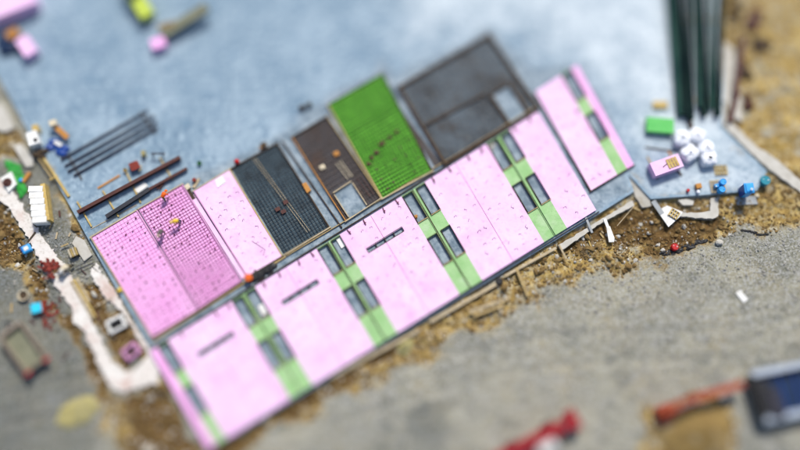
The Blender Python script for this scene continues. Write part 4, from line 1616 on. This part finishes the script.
# stack of white blocks on timber
c = G(40, 208)
t = thing('block_stack', 'strapped stack of white blocks with yellow timber side, on gravel', 'block stack', c)
for k in range(6):
    mb = MB()
    p = W(35.5 + .75 * k, 189 + 6.1 * k, .85)
    p.z = c.z + .1
    mb.box(p + Vector((random.uniform(-.03, .03), 0, 0)), 1.42, .62, 1.22 - .02 * (k % 2), R(random.uniform(-1, 5)))
    mb.build('block_row', 'white_sheet', t, bevel=.02)
for dx in (0,):
    mb = MB()
    for j in range(4):
        mb.bar(W(44.5, 186, .0) + Vector((.1, 0, -.32 + .28 * j)), W(49.5, 222, 0) + Vector((.1, 0, -.32 + .28 * j)), .46, .25)
    mb.build('timber_side', 'timber_yellow', t)
for k in range(3):
    mb = MB()
    q = W(36 + 2 * k, 191 + 13 * k, 0)
    q.z = c.z + .01
    mb.bar(q - Vector((1, 0, 0)), q + Vector((1.1, 0, 0)), .1, .1)
    mb.build('bearer', 'timber', t)
# white board with brown ring, green tarp
p = G(9.5, 183)
t = thing('white_board', 'square white board holding a brown ringed lump, beside green tarp', 'board', p)
mb = MB()
mb.pxprism([(0.5, 178), (11, 171.5), (16.5, 184), (8.5, 192)], p.z + .05, p.z + .5)
mb.build('board', 'white_sheet', t)
mb = MB()
mb.lathe(W(7.5, 182.5, p.z + .502), [(.42, 0), (.46, .08), (.28, .1), (.2, .03)], 16)
mb.lathe(W(6.5, 183, p.z + .505), [(.12, 0), (.12, .2)], 10)
mb.build('ring', 'rust_steel', t)
mb = MB()
for k in range(26):
    s_ = k / 25
    x = 12 + 12 * s_ + random.uniform(-4, 4)
    y = 168 + 22 * s_ + random.uniform(-4, 4)
    q = G(x, y)
    mb.blob(q + Vector((0, 0, .12)), random.uniform(.3, .6), random.uniform(.2, .35), random.uniform(.1, .2), 9, 6, .3, random.uniform(0, 3))
for x, y in ((8, 163), (11, 164), (15, 165.5), (18, 167)):
    mb.blob(G(x, y) + Vector((0, 0, .1)), .4, .25, .12, 9, 6, .25, -.2)
tag(mb.build('tarp', 'green_tarp', loc=G(20, 178)), 'crumpled bright green tarp on the gravel beside the white board', 'tarp')
mb = MB()
mb.box(G(27.5, 178), .35, 1.15, .35, R(-30))
tag(mb.build('timber_block', 'timber_orange', loc=G(27.5, 178)), 'orange brown timber block on the green tarp edge', 'timber block')
mb = MB()
mb.blob(G(22, 181) + Vector((0, 0, .3)), .22, .22, .15, 9, 6)
tag(mb.build('bucket', 'blue_plastic', loc=G(22, 181)), 'small blue tub on the crumpled green tarp', 'tub')

# left side: blue box, bricks, planks, mat
p = W(26, 248.5, .3)
p.z = -.16
t = thing('tool_box', 'blue tool box with white lid standing on the stained footing', 'tool box', p)
mb = MB()
mb.box(p + Vector((0, 0, .003)), .85, .75, .5, R(30))
mb.build('body', 'blue_plastic', t, bevel=.04)
mb = MB()
mb.box(p + Vector((.03, 0, .505)), .45, .4, .08, R(30))
mb.build('lid', 'white_sheet', t, bevel=.02)
mb = MB()
mb.box(p + Vector((-.42, -.12, .1)), .12, .6, .45, R(30))
mb.build('front', 'blue_dark', t)
mb = MB()
for k in range(70):
    x, y = random.gauss(51, 5), random.gauss(267, 4.5)
    q = W(x, y, -.13)
    r_ = Euler((random.uniform(-.5, .5), random.uniform(-.5, .5), random.uniform(0, 3))).to_matrix()
    mb.box(q + Vector((0, 0, random.uniform(0, .22))), random.uniform(.2, .42), .2, .13, m=r_)
o = tag(mb.build('brick_rubble', 'brick_red', loc=W(51, 267)), 'heap of broken red bricks spilling over the stained footing', 'rubble')
o['kind'] = 'stuff'
mb = MB()
for k in range(40):
    x, y = random.gauss(47, 5), random.gauss(313, 7)
    q = G(x, y)
    r_ = Euler((random.uniform(-.5, .5), random.uniform(-.5, .5), random.uniform(0, 3))).to_matrix()
    mb.box(q, random.uniform(.15, .4), .2, .13, m=r_)
o = tag(mb.build('brick_rubble', 'brick_red', loc=G(47, 313)), 'scattered red brick pieces beside the turquoise crate', 'rubble')
o['kind'] = 'stuff'
mb = MB()
mb.pxprism([(76, 236), (84, 240), (92, 255), (84, 261), (72, 243)], -.6, -.2)
tag(mb.build('mat', 'concrete_pale', loc=W(82, 248, -.3)), 'pale mat on the gravel against the deck edge', 'mat')
p = G(75, 253.5)
t = thing('crate', 'dark slatted crate with yellow corners on the gravel near the mat', 'crate', p)
mb = MB()
mb.box(p, .8, .8, .55, R(25))
mb.build('body', 'timber_dark', t)
for k in range(4):
    mb = MB()
    mb.box(p + Matrix.Rotation(R(25), 3, 'Z') @ Vector((-.33 + .22 * k, 0, .56)), .12, .86, .05, R(25))
    mb.build('slat', 'timber_yellow' if k % 2 else 'cream', t)
for i, (a, b, mt) in enumerate((((71, 281), (93, 319), 'timber_pale'), ((74, 279.5), (96, 317), 'timber_yellow'), ((77, 278), (90, 302), 'timber_pale'))):
    mb = MB()
    mb.bar(W(*a, -.1), W(*b, -.1), .2, .09)
    tag(mb.build('plank', mt, loc=W(*a, -.1)), ('pale plank nearest the footing in the pit', 'yellow plank lying between two pale planks at the pit', 'short pale plank nearest the deck at the pit')[i], 'plank', 'planks along the stained footing')
for i, (a, b) in enumerate((((75, 267.5), (92, 260)), ((77, 270.5), (94, 263)), ((95, 307), (112, 298)))):
    mb = MB()
    mb.bar(W(*a, -.12), W(*b, -.12), .07, .06)
    tag(mb.build('rod', 'dark_steel' if i < 2 else 'timber_pale', loc=W(*a, -.1)), ('upper dark rod pointing from the brick heap to the deck', 'lower dark rod pointing from the brick heap to the deck', 'pale rod bridging the brown pit')[i], 'rod')
# equipment at the brick heap
p = W(66, 270, -.1)
p.z = -.16
t = thing('wheelbarrow', 'black wheelbarrow with cream sacks beside the red brick heap', 'wheelbarrow', p)
d = Matrix.Rotation(R(35), 3, 'Z')
mb = MB()
pts = [(-.55, -.38), (.6, -.3), (.6, .3), (-.55, .38)]
lo = [p + d @ Vector((x * .7, y * .7, .3)) for x, y in pts]
hi = [p + d @ Vector((x, y, .62)) for x, y in pts]
hi2 = [p + d @ Vector((x * .93, y * .9, .62)) for x, y in pts]
lo2 = [p + d @ Vector((x * .64, y * .62, .34)) for x, y in pts]
mb.add(lo + hi + hi2 + lo2, [(3, 2, 1, 0)] + [(i, (i + 1) % 4, 4 + (i + 1) % 4, 4 + i) for i in range(4)] + [(4 + i, 4 + (i + 1) % 4, 8 + (i + 1) % 4, 8 + i) for i in range(4)] +
       [(8 + i, 8 + (i + 1) % 4, 12 + (i + 1) % 4, 12 + i) for i in range(4)] + [(12, 13, 14, 15)])
mb.build('tray', 'black', t)
for s in (-1, 1):
    mb = MB()
    mb.bar(p + d @ Vector((.75, .1 * s, .2)), p + d @ Vector((-1.1, .33 * s, .5)), .05, .05)
    mb.build('handle', 'timber_yellow', t)
    mb = MB()
    mb.bar(p + d @ Vector((-.45, .28 * s, .003)), p + d @ Vector((-.35, .25 * s, .33)), .05, .05)
    mb.build('leg', 'dark_steel', t)
mb = MB()
mb.cyl(p + d @ Vector((.75, -.06, .2)), p + d @ Vector((.75, .06, .2)), .2, n=16)
mb.build('wheel', 'rubber', t)
mb = MB()
for k in range(3):
    mb.blob(p + d @ Vector((-.2 + .25 * k, random.uniform(-.1, .1), .62)), .28, .2, .14, 10, 7, .15, random.uniform(0, 3))
tag(mb.build('sack', 'cream', loc=p + Vector((0, 0, .6)), smooth=True), 'cream sacks piled in the black wheelbarrow', 'sacks')
# tubs and turquoise crate
p = G(25, 296)
t = thing('tub', 'cream open tub with dark contents beside the turquoise crate', 'tub', p)
mb = MB()
mb.lathe(p, [(.42, 0), (.55, .5), (.46, .5), (.38, .12)], 18)
mb.build('shell', 'cream', t)
mb = MB()
mb.lathe(p + Vector((0, 0, .2)), [(.36, 0), (.4, .1)], 16)
mb.build('contents', 'timber_dark', t)
p = G(39.5, 309)
t = thing('crate', 'orange crate under a bright turquoise cover on the gravel', 'crate', p)
mb = MB()
mb.box(p, 1.05, 1.0, .6, R(15))
mb.build('body', 'orange_paint', t, bevel=.03)
mb = MB()
mb.box(p + Vector((-.06, 0, .603)), 1.0, .95, .10, R(15))
mb.build('cover', 'turquoise', t, bevel=.04)
# white trough in the pit
for (x, y, a, L, Wd, rimm, inn, lab) in ((118, 325, 28, 1.5, 1.1, 'white_sheet', 'black', 'white rimmed trough with black inside in the brown pit'), (133, 352, 40, 1.3, 1.0, 'pink_edge', 'timber_dark', 'blurred dull pink trough at the bottom of the brown pit')):
    p = G(x, y)
    t = thing('trough', lab, 'trough', p)
    mb = MB()
    d = Matrix.Rotation(R(a), 3, 'Z')
    for (cx, cy, sx, sy) in ((0, Wd / 2, L + .2, .2), (0, -Wd / 2, L + .2, .2), (L / 2, 0, .2, Wd - .2), (-L / 2, 0, .2, Wd - .2)):
        mb.box(p + d @ Vector((cx, cy, 0)), sx, sy, .7, R(a))
    mb.build('rim', rimm, t)
    mb = MB()
    mb.box(p, L - .2, Wd - .2, .2, R(a))
    mb.build('floor', inn, t)


# ------------------------------------------------------------------ open trailer bottom left
def trailer(p, L, Wd, rz, side_m, floor_m, label, name, head_m=None, light=True, rail_m=None, tongue=None, hh=.7, lights=('red', 'red'), rw=.26):
    t = thing(name, label, 'trailer', p)
    d = Matrix.Rotation(rz, 3, 'Z')
    z0 = .62
    def q(x, y, z):
        return p + d @ Vector((x, y, z))
    mb = MB()
    mb.box(q(0, 0, z0), L - .1, Wd - .1, .1, rz)
    mb.build('bed', floor_m, t)
    for s in (-1, 1):
        mb = MB()
        mb.box(q(0, s * (Wd / 2), z0 + .002), L, .10, hh, rz)
        for k in range(6):
            mb.box(q(-L / 2 + .2 + k * (L - .4) / 5, s * (Wd / 2 + .07), z0), .1, .06, hh - .03, rz)
        sd = mb.build('side_panel', side_m, t)
        mb = MB()
        mb.box(q(0, s * (Wd / 2), z0 + hh), L + .1, rw, .09, rz)
        mb.build('top_rail', rail_m or side_m, t)
    for s in (-1, 1):
        mb = MB()
        mb.box(q(s * (L / 2 + (.12 if s < 0 else 0)), 0, z0 + .002), .12 if s > 0 else .3, Wd - .12, hh + (.25 if (s < 0 and head_m) else 0), rz)
        mb.build('end_panel', (head_m if (s < 0 and head_m) else side_m), t)
    for x in (-.35, .55):
        for s in (-1, 1):
            mb = MB()
            c_ = q(x, s * (Wd / 2 - .18), .36)
            ax = d @ Vector((0, .11, 0))
            mb.cyl(c_ - ax, c_ + ax, .36, n=20)
            w = mb.build('wheel', 'rubber', t)
            mb = MB()
            mb.cyl(c_ - ax * 1.1, c_ + ax * 1.1, .18, n=14)
            mb.build('rim', 'grey_metal', w)
    if tongue:
        for s in (-1, 1):
            mb = MB()
            mb.bar(q(-L / 2, s * Wd * .3, .5), q(-L / 2 - tongue, 0, .5), .12, .14)
            mb.build('drawbar', 'dark_steel', t)
    if light:
        for s, m_ in zip((-1, 1), lights):
            mb = MB()
            mb.box(q(L / 2 + .2, s * (Wd / 2 - .1), z0 + .15), .22, .55, .5, rz)
            mb.build('tail_light', m_, t)
    return t


pt = W(25, 348, .4)
pt.z = gz(pt.x, pt.y) + .02
trailer(pt, 4.3, 2.25, R(-50), 'rim_beige', 'bed_grey_green', 'blurred open trailer with beige rim and red tail lights on gravel', 'open_trailer', tongue=1.2, rw=.13)
# yellow sand heap
def heap(px, rx, ry, h, mt, label, name='sand_heap', rot=0.0, seed=3, cat='sand'):
    p = G(*px)
    n = VNoise(seed)
    N = 44
    vs, fs = [], []
    for i in range(N):
        for j in range(N):
            a, b = (i / (N - 1) - .5) * 2.6, (j / (N - 1) - .5) * 2.6
            r = math.hypot(a, b)
            k = float(fbm(n, np.array([a * 1.7 + 5]), np.array([b * 1.7 + 9]), 4, .55)[0])
            z = h * max(0.0, 1 - r * (.75 + .5 * k)) ** .9 * (.6 + .9 * k)
            x, y = a * rx, b * ry
            cx, cy = x * math.cos(rot) - y * math.sin(rot), x * math.sin(rot) + y * math.cos(rot)
            vs.append((p.x + cx, p.y + cy, gz(p.x + cx, p.y + cy) + z - .06 - .5 * min(1.0, max(0.0, r - .75) * 2)))
    for i in range(N - 1):
        for j in range(N - 1):
            fs.append((i * N + j, (i + 1) * N + j, (i + 1) * N + j + 1, i * N + j + 1))
    mb = MB()
    mb.add(vs, fs)
    return tag(mb.build(name, mt, loc=p, smooth=True), label, cat)


heap((78, 412), 2.6, 1.6, .55, 'sand_yellow', 'blurred yellow sand heap on the gravel in the bottom corner', rot=.5)
heap((696, 432), 4.2, 3.6, 1.0, 'sand_ochre', 'large ochre sand heap below the orange boom at the bottom', rot=.2, seed=8)
heap((405, 346), .95, 1.3, .6, 'sand_yellow', 'blurred yellow heap in the dirt below the front rail', rot=-.4, seed=5)

# trailer bottom right
pt = W(782, 392, .9)
pt.z = gz(pt.x, pt.y) + .02
pt = pt + Vector((1.9, .35, 0))
t = trailer(pt, 8.6, 4.3, R(11), 'white_sheet', 'window_blue', 'blurred blue bed trailer with white side rails and black headboard', 'flatbed_trailer', head_m='black', light=False, rail_m='rail_grey', hh=.85, rw=.6)
for k in range(3):
    mb = MB()
    d = Matrix.Rotation(R(11), 3, 'Z')
    mb.box(pt + d @ Vector((-3.7 + .4 * k, -.25 - .35 * k, .75)), 1.1, 3.2 - .3 * k, .75 + .1 * k, R(11))
    mb.build('gear_box', 'black' if k < 2 else 'dark_steel', t, bevel=.05)
for k in range(4):
    mb = MB()
    mb.box(pt + d @ Vector((-1.6 + 1.4 * k, 0, .73)), .1, 3.9, .08, R(11))
    mb.build('bed_rib', 'blue_dark', t)
# orange boom with red foot
t = thing('boom_arm', 'blurred orange red boom arm reaching from sand heap to the blue trailer', 'boom', G(697, 400))
mb = MB()
mb.bar(W(662, 412, .7), W(700, 396, 1.1), .75, .6)
mb.bar(W(698, 397, 1.05), W(742, 384, 1.0), .65, .5)
mb.build('arm', 'orange_paint', t, bevel=.04)
mb = MB()
c = G(662, 414)
mb.box(c, 1.5, 1.5, 1.1, R(20))
mb.build('base_block', 'orange_paint', t, bevel=.1)
mb = MB()
mb.cyl(W(699, 399, .6), W(699, 394, .8), .4, n=14)
mb.build('pivot', 'rust_steel', t)
mb = MB()
mb.bar(W(672, 409, 1.15), W(694, 400, 1.6), .18, .18)
mb.build('ram', 'grey_metal', t)

# red telehandler, bottom centre
p = G(538, 442)
t = thing('telehandler', 'blurred red telehandler with raised boom at the bottom edge', 'telehandler', p)
rz = R(27)
d = Matrix.Rotation(rz, 3, 'Z')
def q(x, y, z):
    return p + d @ Vector((x, y, z))
mb = MB()
mb.box(q(-1.2, .2, .55), 6.6, 1.5, .75, rz)
mb.build('chassis', 'red_paint', t, bevel=.08)
mb = MB()
mb.bar(q(-4.6, .35, 1.5), q(2.6, .35, 1.45), 1.0, .65)
mb.bar(q(2.2, .35, 1.5), q(4.0, .35, 1.0), .6, .5)
mb.build('boom', 'red_paint', t, bevel=.05)
mb = MB()
mb.box(q(3.7, .35, .5), 1.0, 1.9, 1.0, rz)
mb.build('carriage', 'red_paint', t, bevel=.06)
mb = MB()
mb.box(q(.2, -.75, .9), 1.7, .9, 1.4, rz)
cabo = mb.build('cab', 'window_blue', t, bevel=.06)
mb = MB()
mb.box(q(.2, -.75, 2.31), 1.7, .95, .12, rz)
mb.build('roof', 'white_sheet', cabo, bevel=.03)
mb = MB()
mb.box(q(-1.9, -.7, .9), 1.6, .9, .8, rz)
mb.build('engine_cover', 'dark_steel', t, bevel=.08)
for x in (-2.5, 1.4):
    for s in (-1, 1):
        mb = MB()
        c_ = q(x, s * 1.05, .6)
        ax = d @ Vector((0, .22, 0))
        mb.cyl(c_ - ax, c_ + ax, .6, n=22)
        w = mb.build('wheel', 'rubber', t)
        mb = MB()
        mb.cyl(c_ - ax * 1.08, c_ + ax * 1.08, .3, n=16)
        mb.build('rim', 'red', w)

# ------------------------------------------------------------------ along the front dirt
for (a, b, w, h, z, mt, nm, lab) in (
        ((584, 214), (592, 233), .22, .12, .0, 'concrete_grey', 'brace', 'grey brace pole running from deck edge to white paddle'),
        ((604.5, 219), (613, 241), .30, .10, -.1, 'white_sheet', 'white_plank', 'white plank with broad end pointing into the dirt'),
        ((559, 245), (566, 259), .16, .12, -.1, 'timber_pale', 'stake', 'pale stake sticking out from the front footing'),
        ((516, 268), (528, 297), .22, .12, -.1, 'timber', 'stake', 'brown timber stake crossing from front rail to gravel'),
        ((470, 312), (509, 298), .26, .2, -.05, 'timber_pale', 'plank', 'upper pale plank of the pile at the dirt edge'),
        ((474, 316), (504, 305), .24, .14, -.1, 'timber', 'plank', 'lower brown plank of the pile at the dirt edge'),
        ((498, 304), (502, 314), .18, .12, -.1, 'timber_pale', 'plank', 'short pale plank crossing the pile at the dirt edge'),
        ((617, 226), (634, 206), .06, .06, -.1, 'timber_pale', 'rod', 'thin pale rod lying across the dirt beside the footing'),
        ((505, 276), (556, 248), .26, .14, -.15, 'timber_pale', 'form_timber', 'pale form timber parallel to the front edge rail'),
        ((430, 322), (498, 283), .34, .16, -.2, 'timber_pale', 'form_timber', 'long pale form timber below the green strip on the dirt'),
        ((330, 378), (420, 330), .30, .16, -.2, 'timber_pale', 'form_timber', 'blurred pale form timber along the lower front edge')):
    mb = MB()
    A, B = W(*a, z), W(*b, z)
    zz = max(z, gz(A.x, A.y) + .03, gz(B.x, B.y) + .03) if nm in ('plank', 'white_plank') else z
    mb.bar(W(*a, zz), W(*b, zz), w, h)
    tag(mb.build(nm, mt, loc=W(*a, zz)), lab, nm.replace('_', ' '))
mb = MB()
q0 = W(611, 236, .02)
mb.prism([W(*pp, -.02) for pp in ((606.5, 228), (610, 226), (614.5, 238), (614, 242), (609, 242))], -.16, -.02)
tag(mb.build('paddle_board', 'white_sheet', loc=q0), 'broad white board end on the dirt below the front footing', 'board')
# black strip put in for the shadow along the cut, white stones, loose board
mb = MB()
for k in range(22):
    s_ = k / 21
    x, y = 663 + 42 * s_, 252.5 - 13 * s_ ** 1.7 + 2 * math.sin(k)
    mb.blob(G(x, y) + Vector((0, 0, .03)), random.uniform(.3, .55), random.uniform(.12, .25), .12, 8, 5, .3, .3)
tag(mb.build('dark_strip', 'black', loc=G(684, 248)), 'black strip put in for the shadow along the cut between dirt and gravel', 'dark strip')
mb = MB()
for k in range(9):
    x, y = 742 + 3.2 * k, 231 + .5 * k + random.uniform(-1, 1)
    mb.blob(G(x, y) + Vector((0, 0, .02)), .25, .12, .08, 7, 5, .3)
tag(mb.build('dark_strip', 'rubber', loc=G(755, 233)), 'thin dark strip on the gravel edge below the dirt slope', 'dark strip')
for (x, y, r, lab) in ((718.5, 243, .4, 'pale boulder on the gravel right of the black shadow strip'), (692.5, 217.5, .24, 'small white stone beside the L-shaped footing'), (629, 207, .2, 'small white stone at the end of the front footing')):
    mb = MB()
    mb.blob(G(x, y) + Vector((0, 0, r * .35)), r, r * .8, r * .6, 9, 6, .18)
    tag(mb.build('stone', 'white_sheet' if r < .3 else 'concrete_pale', loc=G(x, y)), lab, 'stone')
mb = MB()
c = G(741.5, 296.5)
mb.box(c + Vector((0, 0, .05)), .6, 1.2, .06, R(35))
tag(mb.build('white_board', 'white_sheet', loc=c), 'loose white board lying alone on the grey gravel', 'board')
mb = MB()
mb.bar(W(653, 201, -.1), W(662, 214, -.1), .5, .06)
tag(mb.build('ramp_board', 'concrete_grey', loc=W(655, 205, -.1)), 'grey ramp board leaning from the deck corner to the white board', 'board')
mb = MB()
mb.bar(W(566.5, 188.5, .003), W(570, 191, .003), .3, .12)
mb.bar(W(566, 191, .003), W(569, 188, .003), .12, .16)
tag(mb.build('tool', 'timber_yellow', loc=W(568, 190)), 'small yellow tool on the bare deck strip below the end panel', 'tool')
# loose offcuts in the dirt
for i in range(26):
    s_ = random.random()
    x = 250 + 380 * s_ + random.uniform(-6, 6)
    y = 436 - .605 * (x - 236) + random.uniform(9, 24)
    if y > 430:
        continue
    g_ = G(x, y)
    mb = MB()
    a = random.uniform(0, 3.1)
    L = random.uniform(.3, 1.0)
    v = Vector((math.cos(a) * L / 2, math.sin(a) * L / 2, 0))
    mb.bar(g_ - v + Vector((0, 0, .08)), g_ + v + Vector((0, 0, .12)), random.uniform(.1, .18), .06)
    tag(mb.build('timber_offcut', random.choice(('timber_pale', 'timber', 'timber_yellow')), loc=g_), 'short timber offcut lying loose in the dirt below the front rail', 'timber', 'loose timber offcuts in the front dirt')


spots = [(22, 215), (33, 238), (57, 236), (66, 246), (52, 224), (84, 272), (98, 316), (110, 334), (38, 272), (18, 268), (60, 300), (33, 322), (12, 308), (58, 330), (88, 288), (104, 283), (126, 344), (70, 235), (60, 214), (5, 218), (30, 285), (66, 356), (10, 150), (24, 160)]
for i, (x, y) in enumerate(spots):
    g_ = G(x, y) + Vector((0, 0, .30 if (x, y) in ((33, 238), (66, 246)) else .06))
    a, L = random.uniform(0, 3.1), random.uniform(.35, 1.3)
    v = Vector((math.cos(a) * L / 2, math.sin(a) * L / 2, 0))
    mb = MB()
    mb.bar(g_ - v, g_ + v + Vector((0, 0, .05)), random.uniform(.07, .2), .06)
    tag(mb.build('timber_offcut', random.choice(('timber_pale', 'timber', 'timber_dark', 'rust_steel')), loc=g_), 'short scrap board lying loose on the ground around the stained footing', 'timber', 'loose scrap boards round the stained footing')


# ------------------------------------------------------------------ people
def person(px, z, rz, pose, shirt, legs, hat, label):
    root = thing('person', label, 'person', (0, 0, 0), 'workers on the panels')
    if pose == 'bend':
        J = {'pel': (0, 0, .88, .15), 'chest': (.34, 0, 1.02, .165), 'neck': (.56, 0, 1.03, .07), 'head': (.70, 0, .99, .105),
             'kl': (.10, .13, .47, .07), 'al': (.0, .14, .07, .05), 'fl': (.17, .15, .03, .045), 'kr': (.02, -.14, .47, .07), 'ar': (-.14, -.15, .07, .05), 'fr': (.03, -.16, .03, .045),
             'sl': (.42, .20, 1.0, .07), 'el': (.48, .27, .70, .05), 'hl': (.58, .18, .46, .036), 'sr': (.42, -.20, 1.0, .07), 'er': (.50, -.26, .72, .05), 'hr': (.62, -.14, .48, .036)}
    elif pose == 'crouch':
        J = {'pel': (-.12, 0, .34, .15), 'chest': (.14, 0, .68, .165), 'neck': (.26, 0, .86, .07), 'head': (.34, 0, 1.0, .105),
             'kl': (.30, .17, .48, .075), 'al': (.0, .16, .07, .05), 'fl': (.18, .17, .03, .045), 'kr': (.26, -.17, .18, .075), 'ar': (-.14, -.15, .09, .05), 'fr': (-.22, -.15, .03, .045),
             'sl': (.16, .21, .74, .07), 'el': (.34, .27, .52, .05), 'hl': (.56, .16, .36, .036), 'sr': (.16, -.21, .74, .07), 'er': (.36, -.27, .50, .05), 'hr': (.58, -.12, .32, .036)}
    else:
        J = {'pel': (0, 0, .93, .15), 'chest': (.02, 0, 1.32, .165), 'neck': (.04, 0, 1.50, .065), 'head': (.09, 0, 1.65, .105),
             'kl': (.06, .11, .50, .075), 'al': (-.04, .13, .08, .05), 'fl': (.14, .14, .03, .045), 'kr': (.10, -.11, .50, .075), 'ar': (.10, -.13, .08, .05), 'fr': (.28, -.14, .03, .045),
             'sl': (.02, .22, 1.40, .07), 'el': (.08, .30, 1.12, .05), 'hl': (.28, .22, .95, .036), 'sr': (.02, -.22, 1.40, .07), 'er': (.10, -.30, 1.12, .05), 'hr': (.32, -.20, .98, .036)}
    E = [('pel', 'chest', 'S'), ('chest', 'neck', 'S'), ('neck', 'head', 'K'), ('pel', 'kl', 'L'), ('kl', 'al', 'L'), ('al', 'fl', 'B'), ('pel', 'kr', 'L'), ('kr', 'ar', 'L'), ('ar', 'fr', 'B'),
         ('chest', 'sl', 'S'), ('sl', 'el', 'S'), ('el', 'hl', 'S'), ('chest', 'sr', 'S'), ('sr', 'er', 'S'), ('er', 'hr', 'S')]
    for s, h, e in (('l', 'hl', 'el'), ('r', 'hr', 'er')):
        hp, ep = Vector(J[h][:3]), Vector(J[e][:3])
        d_ = (hp - ep).normalized()
        sd = d_.cross(Vector((0, 0, 1))).normalized()
        palm = hp + d_ * .07
        J['p' + s] = (*palm, .034)
        E.append((h, 'p' + s, 'K'))
        for k, (o_, ln) in enumerate(((-.032, .068), (-.011, .08), (.011, .075), (.032, .058))):
            b_ = palm + d_ * .03 + sd * o_
            m_ = b_ + d_ * ln * .5 + Vector((0, 0, -.008))
            t_ = m_ + d_ * ln * .42 + Vector((0, 0, -.022))
            J[f'f{s}{k}a'], J[f'f{s}{k}b'], J[f'f{s}{k}c'] = (*b_, .0095), (*m_, .009), (*t_, .0078)
            E += [('p' + s, f'f{s}{k}a', 'K'), (f'f{s}{k}a', f'f{s}{k}b', 'K'), (f'f{s}{k}b', f'f{s}{k}c', 'K')]
        tb = hp + d_ * .03 + sd * (.03 if s == 'l' else -.03)
        tt = tb + d_ * .05 + sd * (.03 if s == 'l' else -.03)
        J['t' + s], J['u' + s] = (*tb, .011), (*tt, .009)
        E += [(h, 't' + s, 'K'), ('t' + s, 'u' + s, 'K')]
    names = list(J)
    me = bpy.data.meshes.new('body')
    me.from_pydata([J[n][:3] for n in names], [(names.index(a), names.index(b)) for a, b, _ in E], [])
    ob = bpy.data.objects.new('body', me)
    C.objects.link(ob)
    ob.modifiers.new('skin', 'SKIN')
    sk = me.skin_vertices[0].data
    for i, n in enumerate(names):
        sk[i].radius = (J[n][3], J[n][3])
        sk[i].use_root = (n == 'pel')
    ss = ob.modifiers.new('sub', 'SUBSURF')
    ss.levels = ss.render_levels = 1
    dg = bpy.context.evaluated_depsgraph_get()
    m2 = bpy.data.meshes.new_from_object(ob.evaluated_get(dg))
    ob.modifiers.clear()
    ob.data = m2
    m2.name = 'body'
    m2.materials.clear()
    for mm in (shirt, legs, 'skin', 'timber_dark'):
        m2.materials.append(MATS[mm])
    ci = {'S': 0, 'L': 1, 'K': 2, 'B': 3}
    segs = [(Vector(J[a][:3]), Vector(J[b][:3]), ci[c_]) for a, b, c_ in E]
    for f in m2.polygons:
        best, bi = 1e9, 0
        for a, b, c_ in segs:
            ab = b - a
            tt_ = max(0, min(1, (f.center - a).dot(ab) / max(ab.length_squared, 1e-9)))
            dd = (f.center - a - ab * tt_).length
            if dd < best:
                best, bi = dd, c_
        f.material_index = bi
        f.use_smooth = True
    # face: nose, eyes, ears, mouth
    bm = bmesh.new()
    bm.from_mesh(m2)
    hd = Vector(J['head'][:3])
    fw = Vector((.75, 0, -.65)) if pose == 'bend' else Vector((.95, 0, -.3))
    fw.normalize()
    upv = Vector((0, 1, 0)).cross(fw) * -1
    for off, r, mi in ((fw * .11, .018, 2), (fw * .095 + upv * .03 + Vector((0, .034, 0)), .011, 3), (fw * .095 + upv * .03 - Vector((0, .034, 0)), .011, 3),
                       (Vector((0, .10, 0)), .026, 2), (Vector((0, -.10, 0)), .026, 2), (fw * .10 - upv * .045, .014, 3)):
        res = bmesh.ops.create_icosphere(bm, subdivisions=1, radius=r, matrix=Matrix.Translation(hd + off))
        vs_ = set(res['verts'])
        for f in bm.faces:
            if all(v in vs_ for v in f.verts):
                f.material_index = mi
    bm.to_mesh(m2)
    bm.free()
    ob.parent = root
    crown = hd + upv * .035
    mb = MB()
    mb.lathe((0, 0, 0), [(.165, 0), (.165, .012), (.128, .018), (.122, .06), (.095, .105), (.05, .128), (.01, .135)], 18)
    rot = Vector((0, 0, 1)).rotation_difference(upv).to_matrix()
    mb.v = [tuple(rot @ Vector(v) + crown) for v in mb.v]
    mb.build('hard_hat', hat, root, smooth=True)
    # vest: slightly larger shell round the torso
    a, b = Vector(J['pel'][:3]), Vector(J['neck'][:3])
    ch = Vector(J['chest'][:3])
    mb = MB()
    ax = (b - a).normalized()
    s1 = Vector((0, 1, 0))
    s2 = ax.cross(s1)
    n_ = 16
    rings = []
    vs, fs = [], []
    for tt_, ra, rb in ((.05, .19, .165), (.35, .20, .18), (.65, .225, .185), (.85, .20, .15), (.95, .12, .10)):
        c_ = a.lerp(ch, tt_ / .65) if tt_ <= .65 else ch.lerp(b, (tt_ - .65) / .35)
        for k in range(n_):
            th = 2 * math.pi * k / n_
            vs.append(c_ + s1 * ra * math.cos(th) + s2 * rb * math.sin(th))
    for j in range(4):
        for k in range(n_):
            fs.append((j * n_ + k, j * n_ + (k + 1) % n_, (j + 1) * n_ + (k + 1) % n_, (j + 1) * n_ + k))
    mb.add(vs, fs)
    mb.build('vest', shirt, root, smooth=True)
    p = W(px[0], px[1], z + .6)
    root.location = (p.x, p.y, z)
    root.rotation_euler = (0, 0, rz)
    root['label'] = label
    return root


person((163, 198), .27, R(60), 'bend', 'hivis_orange', 'green_cloth', 'orange', 'worker in orange vest bending at the top edge of the gridded pink panel')
person((179, 221), .27, R(200), 'bend', 'hivis_yellow', 'denim', 'yellow', 'worker in yellow vest bending in the middle of the gridded pink panel')
person((162, 230.5), .27, R(250), 'bend', 'grey_cloth', 'grey_cloth', 'cream', 'worker in dull grey clothes bending over the gridded pink panel')
person((59.5, 273), -.16, R(20), 'crouch', 'white_cloth', 'black', 'white_sheet', 'worker in white shirt and black trousers crouching by the brick heap')
